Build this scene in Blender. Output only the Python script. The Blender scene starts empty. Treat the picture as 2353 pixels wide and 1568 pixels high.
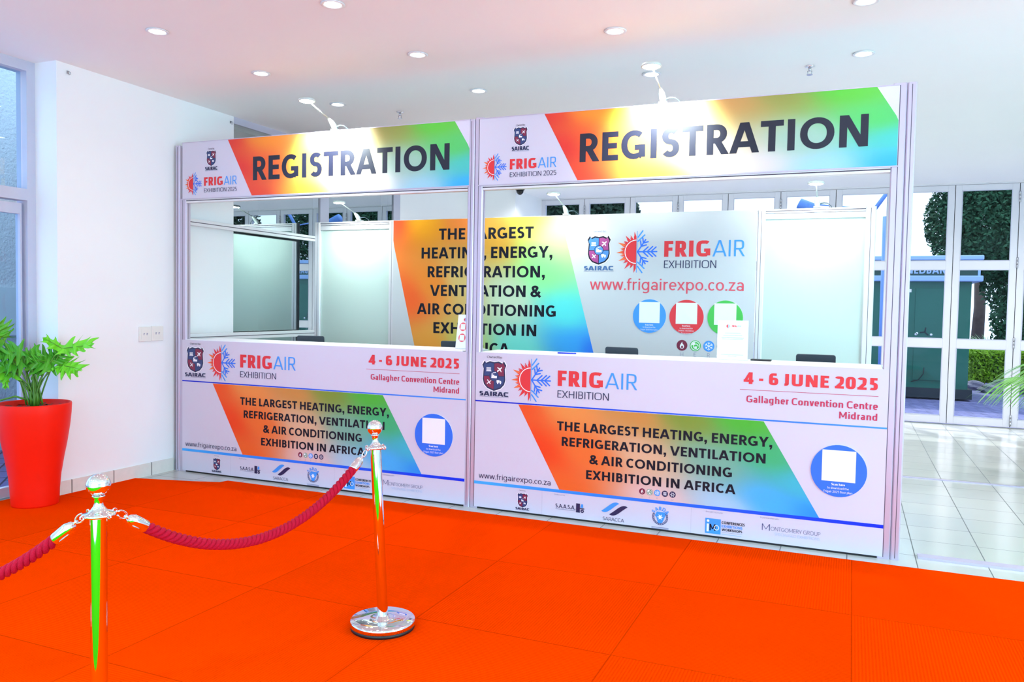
import bpy, bmesh, math, random
from mathutils import Vector, Matrix
PI = math.pi
random.seed(7)
S = bpy.context.scene
COL = S.collection

# ------------------------------------------------------------------ camera
cam = bpy.data.cameras.new('camera')
cam.sensor_width = 36.0
cam.lens = 1851.2 / 2353 * 36.0
cam.clip_start = 0.05
cam.clip_end = 300
co = bpy.data.objects.new('camera', cam)
COL.objects.link(co)
co.matrix_world = Matrix(((0.92121974, -0.03296055, 0.38764389, 4.70678),
                          (0.3886341, 0.03231379, -0.92082537, -4.68977),
                          (0.01782467, 0.99893414, 0.0425777, 1.31080),
                          (0, 0, 0, 1)))
S.camera = co

# ------------------------------------------------------------------ view, sky, sun, daylight
S.view_settings.view_transform = 'Standard'
S.view_settings.look = 'None'
S.view_settings.exposure = 0.22
S.view_settings.gamma = 1.0
S.view_settings.use_curve_mapping = False
S.cycles.use_denoising = True
S.cycles.max_bounces = 10
S.cycles.diffuse_bounces = 4
S.cycles.transparent_max_bounces = 16
S.cycles.sample_clamp_indirect = 8.0
S.cycles.caustics_reflective = False
S.cycles.caustics_refractive = False

w = bpy.data.worlds.new('sky')
S.world = w
w.use_nodes = True
bg = w.node_tree.nodes['Background']
bg.inputs[0].default_value = (0.72, 0.85, 1.0, 1)
bg.inputs[1].default_value = 2.1

def light(kind, name, loc, energy, color, rot=None, target=None, **kw):
    l = bpy.data.lights.new(name, kind)
    l.energy = energy
    l.color = color
    for k, v in kw.items():
        setattr(l, k, v)
    o = bpy.data.objects.new(name, l)
    COL.objects.link(o)
    o.location = loc
    if rot: o.rotation_euler = rot
    if target is not None:
        o.rotation_euler = (Vector(target) - Vector(loc)).to_track_quat('-Z', 'Y').to_euler()
    return o

light('SUN', 'sun', (0, 20, 20), 2.6, (1.0, 0.95, 0.85), target=(5, 8, 0), angle=0.03)
# daylight through the glazed entrance behind the photographer and the glazed side door
light('AREA', 'entrance_daylight', (4.3, -7.4, 1.3), 60, (0.24, 0.50, 1.0), target=(3.6, 0, 1.7),
      shape='RECTANGLE', size=6.0, size_y=2.2)
light('AREA', 'far_side_fill', (9.3, -2.2, 1.4), 290, (0.46, 0.85, 1.0), target=(0, -0.8, 1.6),  # added fill for the left wall; no window stands on this side
      shape='RECTANGLE', size=5.0, size_y=2.2)
light('AREA', 'side_door_daylight', (-1.0, -2.9, 1.3), 28, (0.50, 0.62, 1.0), target=(1.5, -2.4, 0.7),
      shape='RECTANGLE', size=2.6, size_y=2.2)

# ------------------------------------------------------------------ materials
def lin(c):
    c = c / 255.0
    return c / 12.92 if c <= 0.04045 else ((c + 0.055) / 1.055) ** 2.4
def rgb(r, g, b): return (lin(r), lin(g), lin(b), 1.0)

def mat(name, col, rough=0.5, metal=0.0, spec=0.5, emit=0.0, ecol=None):
    m = bpy.data.materials.new(name)
    m.use_nodes = True
    b = m.node_tree.nodes['Principled BSDF']
    b.inputs['Base Color'].default_value = col
    b.inputs['Roughness'].default_value = rough
    b.inputs['Metallic'].default_value = metal
    b.inputs['Specular IOR Level'].default_value = spec
    if emit:
        b.inputs['Emission Color'].default_value = ecol or col
        b.inputs['Emission Strength'].default_value = emit
    return m

def nn(m, t): return m.node_tree.nodes.new(t)
def lk(m, a, b): m.node_tree.links.new(a, b)

def noisy(name, col, col2, scale, rough=0.6, bump=0.0, bscale=None, detail=4, spec=0.4):
    m = mat(name, col, rough, spec=spec)
    b = m.node_tree.nodes['Principled BSDF']
    tc = nn(m, 'ShaderNodeTexCoord')
    n = nn(m, 'ShaderNodeTexNoise'); n.inputs['Scale'].default_value = scale; n.inputs['Detail'].default_value = detail
    lk(m, tc.outputs['Object'], n.inputs['Vector'])
    r = nn(m, 'ShaderNodeMix'); r.data_type = 'RGBA'
    r.inputs['A'].default_value = col; r.inputs['B'].default_value = col2
    lk(m, n.outputs['Fac'], r.inputs['Factor'])
    lk(m, r.outputs['Result'], b.inputs['Base Color'])
    if bump:
        n2 = nn(m, 'ShaderNodeTexNoise'); n2.inputs['Scale'].default_value = bscale or scale
        n2.inputs['Detail'].default_value = 6
        lk(m, tc.outputs['Object'], n2.inputs['Vector'])
        bp = nn(m, 'ShaderNodeBump'); bp.inputs['Strength'].default_value = bump; bp.inputs['Distance'].default_value = 0.01
        lk(m, n2.outputs['Fac'], bp.inputs['Height'])
        lk(m, bp.outputs['Normal'], b.inputs['Normal'])
    return m

M = {}
M['wall'] = noisy('white_paint', rgb(246, 246, 247), rgb(243, 243, 246), 3, 0.55, 0.04, 120)
M['ceiling'] = noisy('ceiling_paint', rgb(246, 246, 247), rgb(243, 243, 245), 2, 0.7)
M['alu'] = mat('brushed_aluminium', rgb(200, 190, 210), 0.38, 0.5)
M['alu_white'] = mat('satin_white_profile', rgb(226, 226, 230), 0.35, 0.15)
M['groove'] = mat('profile_groove', rgb(70, 62, 78), 0.6)
M['vinyl'] = noisy('printed_white_vinyl', rgb(213, 207, 224), rgb(209, 204, 222), 4, 0.42, spec=.5)
M['infill'] = mat('white_infill_board', rgb(200, 218, 210), 0.4)
M['backdrop'] = noisy('white_backdrop_fabric', rgb(208, 209, 210), rgb(204, 206, 208), 3, 0.5)
M['ink'] = mat('near_black_ink', rgb(20, 20, 34), 0.5, spec=0.22)
M['gloss_ink'] = mat('glossy_navy_ink', rgb(20, 22, 44), 0.40, spec=0.5)
M['navy'] = mat('navy_ink', rgb(30, 34, 78), 0.4)
M['red'] = mat('red_ink', rgb(226, 40, 48), 0.4)
M['crimson'] = mat('crimson_ink', rgb(196, 34, 78), 0.4)
M['maroon'] = mat('maroon_ink', rgb(120, 24, 58), 0.4)
M['orange'] = mat('orange_ink', rgb(240, 110, 50), 0.4)
M['sky'] = mat('sky_blue_ink', rgb(58, 150, 240), 0.4)
M['blue'] = mat('blue_ink', rgb(36, 112, 236), 0.4)
M['royal'] = mat('royal_blue_ink', rgb(14, 40, 222), 0.4)
M['green'] = mat('green_ink', rgb(64, 190, 70), 0.4)
M['dgreen'] = mat('dark_green_ink', rgb(70, 130, 76), 0.4)
M['white'] = mat('white_ink', rgb(244, 244, 250), 0.4)
M['grey'] = mat('grey_ink', rgb(140, 140, 170), 0.4)
M['pale'] = mat('pale_blue_ink', rgb(160, 190, 226), 0.4)
M['steel_blue'] = mat('steel_blue_ink', rgb(60, 100, 150), 0.4)
M['shield_blue'] = mat('shield_blue_ink', rgb(44, 64, 118), 0.4)
M['shield_red'] = mat('shield_red_ink', rgb(128, 28, 66), 0.4)
M['sblue'] = mat('bright_shield_blue_ink', rgb(70, 130, 200), 0.4)
M['sred'] = mat('bright_shield_red_ink', rgb(160, 62, 128), 0.4)
M['chrome'] = mat('polished_chrome', rgb(232, 232, 236), 0.04, 1.0)
M['steel'] = mat('satin_steel', rgb(190, 190, 195), 0.25, 1.0)
M['black'] = mat('black_rubber', rgb(18, 18, 20), 0.5)
M['plastic'] = noisy('dark_grey_plastic', rgb(52, 62, 72), rgb(44, 52, 62), 200, 0.45)
M['rope'] = noisy('crimson_rope', rgb(206, 8, 50), rgb(170, 5, 40), 400, 0.6, 0.5, 600, spec=.15)
M['pot'] = noisy('red_plastic', rgb(246, 30, 2), rgb(242, 26, 1), 6, 0.45, spec=.2)
M['soil'] = noisy('bark_soil', rgb(40, 26, 20), rgb(110, 80, 60), 40, 0.9, 1.0, 60)
M['stem'] = noisy('plant_stem', rgb(96, 150, 40), rgb(60, 110, 30), 12, 0.45)
M['leaf'] = noisy('philodendron_leaf', rgb(40, 138, 34), rgb(104, 190, 44), 9, 0.34)
M['leaf_light'] = noisy('young_leaf', rgb(92, 200, 40), rgb(136, 222, 50), 9, 0.36)
M['palm'] = noisy('palm_leaflet', rgb(60, 140, 40), rgb(130, 190, 90), 8, 0.35)
M['conifer'] = noisy('conifer_needles', rgb(22, 62, 44), rgb(52, 104, 70), 2.5, 0.8)
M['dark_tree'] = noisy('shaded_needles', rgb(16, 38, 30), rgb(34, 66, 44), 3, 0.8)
M['bark'] = noisy('bark', rgb(60, 48, 42), rgb(90, 76, 66), 10, 0.9, 0.6, 20)
M['hedge'] = noisy('hedge_leaf', rgb(70, 130, 20), rgb(150, 190, 30), 5, 0.7)
M['grass'] = noisy('ornamental_grass', rgb(110, 160, 100), rgb(160, 200, 150), 6, 0.7)
M['rock'] = noisy('garden_rock', rgb(90, 86, 100), rgb(150, 146, 165), 5, 0.85, 0.7, 12)
M['kiosk'] = noisy('dark_green_steel', rgb(22, 100, 82), rgb(20, 92, 76), 1.5, 0.35)
M['kiosk_dark'] = mat('deep_green_steel', rgb(8, 60, 52), 0.4)
M['kiosk_trim'] = mat('pale_blue_trim', rgb(150, 180, 226), 0.4)
M['charcoal'] = mat('charcoal_plinth', rgb(22, 34, 44), 0.6)
M['door'] = noisy('white_painted_door', rgb(222, 219, 226), rgb(216, 213, 221), 2, 0.4)
M['frame'] = noisy('anodised_frame', rgb(200, 200, 216), rgb(190, 190, 208), 6, 0.4)
M['stucco'] = noisy('rough_stucco', rgb(226, 230, 236), rgb(200, 206, 216), 60, 0.9, 1.0, 45)
M['glass_reflection'] = mat('pale_reflection', rgb(214, 226, 232), 0.8)
M['socket'] = mat('socket_plastic', rgb(235, 232, 226), 0.35)
M['lamp_body'] = mat('pale_lamp_body', rgb(205, 216, 214), 0.35)
M['cable'] = mat('grey_cable', rgb(70, 90, 100), 0.5)
M['led'] = mat('lamp_diffuser', rgb(235, 255, 248), 0.4, emit=45.0, ecol=(0.9, 1.0, 0.97, 1))
M['downlight'] = mat('downlight_diffuser', rgb(255, 250, 250), 0.4, emit=14.0, ecol=(1.0, 0.97, 0.97, 1))
M['paper'] = mat('glossy_paper', rgb(246, 246, 248), 0.35)
M['pink'] = mat('pink_ink', rgb(240, 90, 100), 0.4)
M['parasol'] = noisy('blue_grey_canvas', rgb(110, 150, 210), rgb(80, 120, 190), 40, 0.8)
M['parasol_pole'] = mat('blue_grey_pole', rgb(110, 150, 220), 0.4)
M['dark_room'] = mat('dim_room_shade', rgb(52, 58, 62), 0.8)
M['yellow'] = mat('yellow_paint', rgb(250, 196, 20), 0.5)

def vcol_material(name, rough, spec):
    m = mat(name, (1, 1, 1, 1), rough, spec=spec)
    a = nn(m, 'ShaderNodeVertexColor'); a.layer_name = 'print'
    lk(m, a.outputs['Color'], m.node_tree.nodes['Principled BSDF'].inputs['Base Color'])
    return m
M['gradient'] = vcol_material('printed_colour_gradient', 0.5, 0.25)
M['gradient_gloss'] = vcol_material('glossy_printed_colour_gradient', 0.42, 0.5)

def tile_material():
    m = mat('cream_floor_tile', rgb(226, 226, 220), 0.12, spec=0.5)
    b = m.node_tree.nodes['Principled BSDF']
    tc = nn(m, 'ShaderNodeTexCoord')
    mp = nn(m, 'ShaderNodeMapping')
    mp.inputs['Location'].default_value = (-5.064, -0.148, 0)
    mp.vector_type = 'POINT'
    lk(m, tc.outputs['Object'], mp.inputs['Vector'])
    br = nn(m, 'ShaderNodeTexBrick')
    br.offset = 0.0; br.squash = 1.0
    br.inputs['Scale'].default_value = 1.0
    br.inputs['Brick Width'].default_value = 0.34
    br.inputs['Row Height'].default_value = 0.34
    br.inputs['Mortar Size'].default_value = 0.0028
    br.inputs['Mortar Smooth'].default_value = 0.1
    br.inputs['Color1'].default_value = rgb(200, 200, 193)
    br.inputs['Color2'].default_value = rgb(194, 195, 190)
    br.inputs['Mortar'].default_value = rgb(96, 100, 100)
    lk(m, mp.outputs['Vector'], br.inputs['Vector'])
    lk(m, br.outputs['Color'], b.inputs['Base Color'])
    n = nn(m, 'ShaderNodeTexNoise'); n.inputs['Scale'].default_value = 6
    lk(m, tc.outputs['Object'], n.inputs['Vector'])
    mr = nn(m, 'ShaderNodeMapRange'); mr.inputs['To Min'].default_value = 0.1; mr.inputs['To Max'].default_value = 0.22
    lk(m, n.outputs['Fac'], mr.inputs['Value'])
    mx = nn(m, 'ShaderNodeMath'); mx.operation = 'ADD'
    lk(m, mr.outputs['Result'], mx.inputs[0]); 
    ms = nn(m, 'ShaderNodeMath'); ms.operation = 'MULTIPLY'; ms.inputs[1].default_value = 0.5
    lk(m, br.outputs['Fac'], ms.inputs[0]); lk(m, ms.outputs[0], mx.inputs[1])
    lk(m, mx.outputs[0], b.inputs['Roughness'])
    return m
M['tile'] = tile_material()

def skirting_material():
    m = mat('skirting_tile', rgb(214, 206, 196), 0.35)
    b = m.node_tree.nodes['Principled BSDF']
    tc = nn(m, 'ShaderNodeTexCoord')
    sp = nn(m, 'ShaderNodeSeparateXYZ'); lk(m, tc.outputs['Object'], sp.inputs[0])
    ad = nn(m, 'ShaderNodeMath'); ad.operation = 'ADD'; ad.inputs[1].default_value = 0.835 + 3.4
    lk(m, sp.outputs['Y'], ad.inputs[0])
    mo = nn(m, 'ShaderNodeMath'); mo.operation = 'MODULO'; mo.inputs[1].default_value = 0.335
    lk(m, ad.outputs[0], mo.inputs[0])
    lt = nn(m, 'ShaderNodeMath'); lt.operation = 'LESS_THAN'; lt.inputs[1].default_value = 0.007
    lk(m, mo.outputs[0], lt.inputs[0])
    wv = nn(m, 'ShaderNodeTexNoise'); wv.inputs['Scale'].default_value = 30
    lk(m, tc.outputs['Object'], wv.inputs['Vector'])
    c0 = nn(m, 'ShaderNodeMix'); c0.data_type = 'RGBA'
    c0.inputs['A'].default_value = rgb(234, 228, 220); c0.inputs['B'].default_value = rgb(222, 216, 208)
    lk(m, wv.outputs['Fac'], c0.inputs['Factor'])
    c1 = nn(m, 'ShaderNodeMix'); c1.data_type = 'RGBA'
    lk(m, c0.outputs['Result'], c1.inputs['A']); c1.inputs['B'].default_value = rgb(90, 86, 82)
    lk(m, lt.outputs[0], c1.inputs['Factor'])
    lk(m, c1.outputs['Result'], b.inputs['Base Color'])
    return m
M['skirting'] = skirting_material()

def carpet_material():
    m = mat('orange_ribbed_carpet', rgb(250, 70, 4), 0.95, spec=0.0)
    b = m.node_tree.nodes['Principled BSDF']
    tc = nn(m, 'ShaderNodeTexCoord')
    sp = nn(m, 'ShaderNodeSeparateXYZ'); lk(m, tc.outputs['Object'], sp.inputs[0])
    def mth(op, a, c=None, c2=None):
        n = nn(m, 'ShaderNodeMath'); n.operation = op
        for i, x in enumerate((a, c, c2)):
            if x is None: continue
            if isinstance(x, (int, float)): n.inputs[i].default_value = x
            else: lk(m, x, n.inputs[i])
        return n.outputs[0]
    P = 0.836
    ux = mth('DIVIDE', mth('ADD', sp.outputs['X'], -0.568 + P * 20), P)
    uy = mth('DIVIDE', mth('ADD', sp.outputs['Y'], 0.119 + P * 20), P)
    fx = mth('FRACT', ux); fy = mth('FRACT', uy)
    ix = mth('FLOOR', ux); iy = mth('FLOOR', uy)
    ch = mth('MODULO', mth('ADD', ix, iy), 2.0)
    ex = mth('MINIMUM', fx, mth('SUBTRACT', 1.0, fx)); ey = mth('MINIMUM', fy, mth('SUBTRACT', 1.0, fy))
    seam = mth('LESS_THAN', mth('MINIMUM', ex, ey), 0.003)
    # ribs turn by a quarter from tile to tile
    rx = mth('SINE', mth('MULTIPLY', sp.outputs['X'], 520.0))
    ry = mth('SINE', mth('MULTIPLY', sp.outputs['Y'], 520.0))
    rib = mth('ADD', mth('MULTIPLY', rx, ch), mth('MULTIPLY', ry, mth('SUBTRACT', 1.0, ch)))
    n = nn(m, 'ShaderNodeTexNoise'); n.inputs['Scale'].default_value = 260; n.inputs['Detail'].default_value = 3
    lk(m, tc.outputs['Object'], n.inputs['Vector'])
    n2 = nn(m, 'ShaderNodeTexNoise'); n2.inputs['Scale'].default_value = 2.2; n2.inputs['Detail'].default_value = 5
    lk(m, tc.outputs['Object'], n2.inputs['Vector'])
    wn = nn(m, 'ShaderNodeTexWhiteNoise'); wn.noise_dimensions = '2D'
    cb = nn(m, 'ShaderNodeCombineXYZ'); lk(m, ix, cb.inputs[0]); lk(m, iy, cb.inputs[1])
    lk(m, cb.outputs[0], wn.inputs['Vector'])
    v = mth('ADD', 0.80, mth('ADD', mth('MULTIPLY', n.outputs['Fac'], 0.22), mth('ADD', mth('MULTIPLY', n2.outputs['Fac'], 0.16),
        mth('ADD', mth('MULTIPLY', wn.outputs['Value'], 0.10), mth('MULTIPLY', rib, 0.05)))))
    v = mth('MULTIPLY', v, mth('SUBTRACT', 1.0, mth('MULTIPLY', seam, 0.28)))
    mx = nn(m, 'ShaderNodeVectorMath'); mx.operation = 'SCALE'
    mx.inputs[0].default_value = rgb(242, 58, 0)[:3]
    lk(m, v, mx.inputs['Scale'])
    lk(m, mx.outputs[0], b.inputs['Base Color'])
    bp = nn(m, 'ShaderNodeBump'); bp.inputs['Strength'].default_value = 0.5; bp.inputs['Distance'].default_value = 0.004
    h = mth('ADD', mth('MULTIPLY', rib, 0.4), n.outputs['Fac'])
    lk(m, h, bp.inputs['Height']); lk(m, bp.outputs['Normal'], b.inputs['Normal'])
    return m
M['carpet'] = carpet_material()

def paving_material():
    m = mat('brick_paving', rgb(120, 120, 150), 0.7)
    b = m.node_tree.nodes['Principled BSDF']
    tc = nn(m, 'ShaderNodeTexCoord')
    mp = nn(m, 'ShaderNodeMapping'); mp.inputs['Rotation'].default_value = (0, 0, PI / 4)
    lk(m, tc.outputs['Object'], mp.inputs['Vector'])
    br = nn(m, 'ShaderNodeTexBrick')
    br.inputs['Scale'].default_value = 1.0
    br.inputs['Brick Width'].default_value = 0.24; br.inputs['Row Height'].default_value = 0.12
    br.inputs['Mortar Size'].default_value = 0.008
    br.inputs['Color1'].default_value = rgb(130, 128, 176); br.inputs['Color2'].default_value = rgb(104, 104, 156)
    br.inputs['Mortar'].default_value = rgb(56, 58, 80)
    lk(m, mp.outputs['Vector'], br.inputs['Vector'])
    lk(m, br.outputs['Color'], b.inputs['Base Color'])
    return m
M['paving'] = paving_material()

def glass_material(name, tint, refl, fac_min, fac_max):
    m = bpy.data.materials.new(name); m.use_nodes = True
    nt = m.node_tree; nt.nodes.clear()
    out = nt.nodes.new('ShaderNodeOutputMaterial')
    t = nt.nodes.new('ShaderNodeBsdfTransparent'); t.inputs[0].default_value = tint
    g = nt.nodes.new('ShaderNodeBsdfGlossy'); g.inputs['Roughness'].default_value = 0.0; g.inputs['Color'].default_value = refl
    f = nt.nodes.new('ShaderNodeFresnel'); f.inputs['IOR'].default_value = 1.5
    mr = nt.nodes.new('ShaderNodeMapRange'); mr.inputs['To Min'].default_value = fac_min; mr.inputs['To Max'].default_value = fac_max
    x = nt.nodes.new('ShaderNodeMixShader')
    nt.links.new(f.outputs[0], mr.inputs['Value']); nt.links.new(mr.outputs[0], x.inputs[0])
    nt.links.new(t.outputs[0], x.inputs[1]); nt.links.new(g.outputs[0], x.inputs[2])
    nt.links.new(x.outputs[0], out.inputs[0])
    return m
M['pane'] = glass_material('clear_door_glass', (0.80, 0.90, 1.0, 1), (1, 1, 1, 1), 0.0, 0.22)
M['mirror_glass'] = glass_material('dark_reflective_glass', (0.35, 0.45, 0.5, 1), (0.84, 0.94, 0.95, 1), 0.58, 1.0)
M['side_glass'] = glass_material('blue_tinted_glass', (0.66, 0.87, 1.0, 1), (0.8, 0.9, 1, 1), 0.02, 0.5)
M['acrylic'] = glass_material('clear_acrylic', (0.96, 0.98, 0.98, 1), (1, 1, 1, 1), 0.04, 0.8)

# ------------------------------------------------------------------ mesh helpers
class MB:
    """collects faces (each with a material slot) that become one mesh object"""
    def __init__(s): s.v = []; s.f = []; s.m = []; s.sm = []
    def add(s, vs, fs, m=0, smooth=False):
        o = len(s.v); s.v += [tuple(v) for v in vs]
        for f in fs: s.f.append([o + i for i in f]); s.m.append(m); s.sm.append(smooth)
    def box(s, x0, x1, y0, y1, z0, z1, m=0):
        s.add([(x0, y0, z0), (x1, y0, z0), (x1, y1, z0), (x0, y1, z0), (x0, y0, z1), (x1, y0, z1), (x1, y1, z1), (x0, y1, z1)],
              [(0, 3, 2, 1), (4, 5, 6, 7), (0, 1, 5, 4), (1, 2, 6, 5), (2, 3, 7, 6), (3, 0, 4, 7)], m)
    def lathe(s, prof, n=32, c=(0, 0, 0), m=0, cap=True):
        vs = []; fs = []
        for r, z in prof:
            for i in range(n):
                a = 2 * PI * i / n
                vs.append((c[0] + r * math.cos(a), c[1] + r * math.sin(a), c[2] + z))
        for k in range(len(prof) - 1):
            for i in range(n):
                j = (i + 1) % n
                fs.append((k * n + i, k * n + j, (k + 1) * n + j, (k + 1) * n + i))
        s.add(vs, fs, m, True)
        if cap:
            b = len(s.v) - len(vs); t = b + (len(prof) - 1) * n
            s.f.append([b + i for i in range(n)][::-1]); s.m.append(m); s.sm.append(False)
            s.f.append([t + i for i in range(n)]); s.m.append(m); s.sm.append(False)
    def tube(s, pts, r, n=8, m=0, smooth=True, cap=True):
        pts = [Vector(p) for p in pts]
        rs = r if isinstance(r, (list, tuple)) else [r] * len(pts)
        vs = []; fs = []; up = None
        for i, p in enumerate(pts):
            d = (pts[min(i + 1, len(pts) - 1)] - pts[max(i - 1, 0)]).normalized()
            if up is None:
                up = Vector((0, 0, 1)) if abs(d.z) < 0.9 else Vector((1, 0, 0))
            a = d.cross(up).normalized(); up = a.cross(d).normalized()
            for k in range(n):
                t = 2 * PI * k / n
                vs.append(p + (a * math.cos(t) + up * math.sin(t)) * rs[i])
        for i in range(len(pts) - 1):
            for k in range(n):
                j = (k + 1) % n
                fs.append((i * n + k, i * n + j, (i + 1) * n + j, (i + 1) * n + k))
        if cap:
            fs.append(tuple(range(n))[::-1]); fs.append(tuple((len(pts) - 1) * n + k for k in range(n)))
        s.add(vs, fs, m, smooth)
    def poly(s, pts2, y, m=0):      # flat print in the x-z plane facing -y
        y -= 6e-6 * (len(s.f) % 29)      # neighbouring strokes never share one plane
        s.add([(p[0], y, p[1]) for p in pts2], [tuple(range(len(pts2)))], m)
    def build(s, name, mats, parent=None, loc=None, bevel=0, fix=True):
        me = bpy.data.meshes.new(name)
        me.from_pydata(s.v, [], s.f)
        for i, p in enumerate(me.polygons):
            p.material_index = s.m[i]; p.use_smooth = s.sm[i]
        if fix:
            bm = bmesh.new(); bm.from_mesh(me)
            bmesh.ops.recalc_face_normals(bm, faces=bm.faces)
            bm.to_mesh(me); bm.free()
        for x in (mats if isinstance(mats, (list, tuple)) else [mats]):
            me.materials.append(M[x] if isinstance(x, str) else x)
        o = bpy.data.objects.new(name, me)
        COL.objects.link(o)
        if parent is not None: o.parent = parent
        if loc is not None: o.location = loc
        if bevel:
            b = o.modifiers.new('edge', 'BEVEL'); b.width = bevel; b.segments = 2; b.limit_method = 'ANGLE'
        return o

def tag(o, label, cat, group=None, kind=None):
    o['label'] = label; o['category'] = cat
    if group: o['group'] = group
    if kind: o['kind'] = kind
    return o
def thing(name, label, cat, loc=(0, 0, 0), rz=0, group=None):
    o = bpy.data.objects.new(name, None); COL.objects.link(o)
    o.empty_display_size = 0.1
    o.location = loc; o.rotation_euler = (0, 0, rz)
    return tag(o, label, cat, group)
def struct(o): o['kind'] = 'structure'; return o
def copy_tree(o, parent=None):
    c = o.copy(); COL.objects.link(c)
    c.parent = parent
    for ch in list(o.children): copy_tree(ch, c)
    return c
def box(name, x0, x1, y0, y1, z0, z1, m, parent=None, bevel=0):
    b = MB(); b.box(x0, x1, y0, y1, z0, z1)
    return b.build(name, m, parent, bevel=bevel)

# ------------------------------------------------------------------ lettering: a stroke alphabet
def sarc(cx, cy, rx, ry, a0, a1, n=2.0, seg=None):
    seg = seg or max(4, int(abs(a1 - a0) / 15))
    out = []
    for i in range(seg + 1):
        a = math.radians(a0 + (a1 - a0) * i / seg)
        c, s_ = math.cos(a), math.sin(a)
        e = 2.0 / n
        out.append((cx + rx * math.copysign(abs(c) ** e, c), cy + ry * math.copysign(abs(s_) ** e, s_)))
    return out

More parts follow.
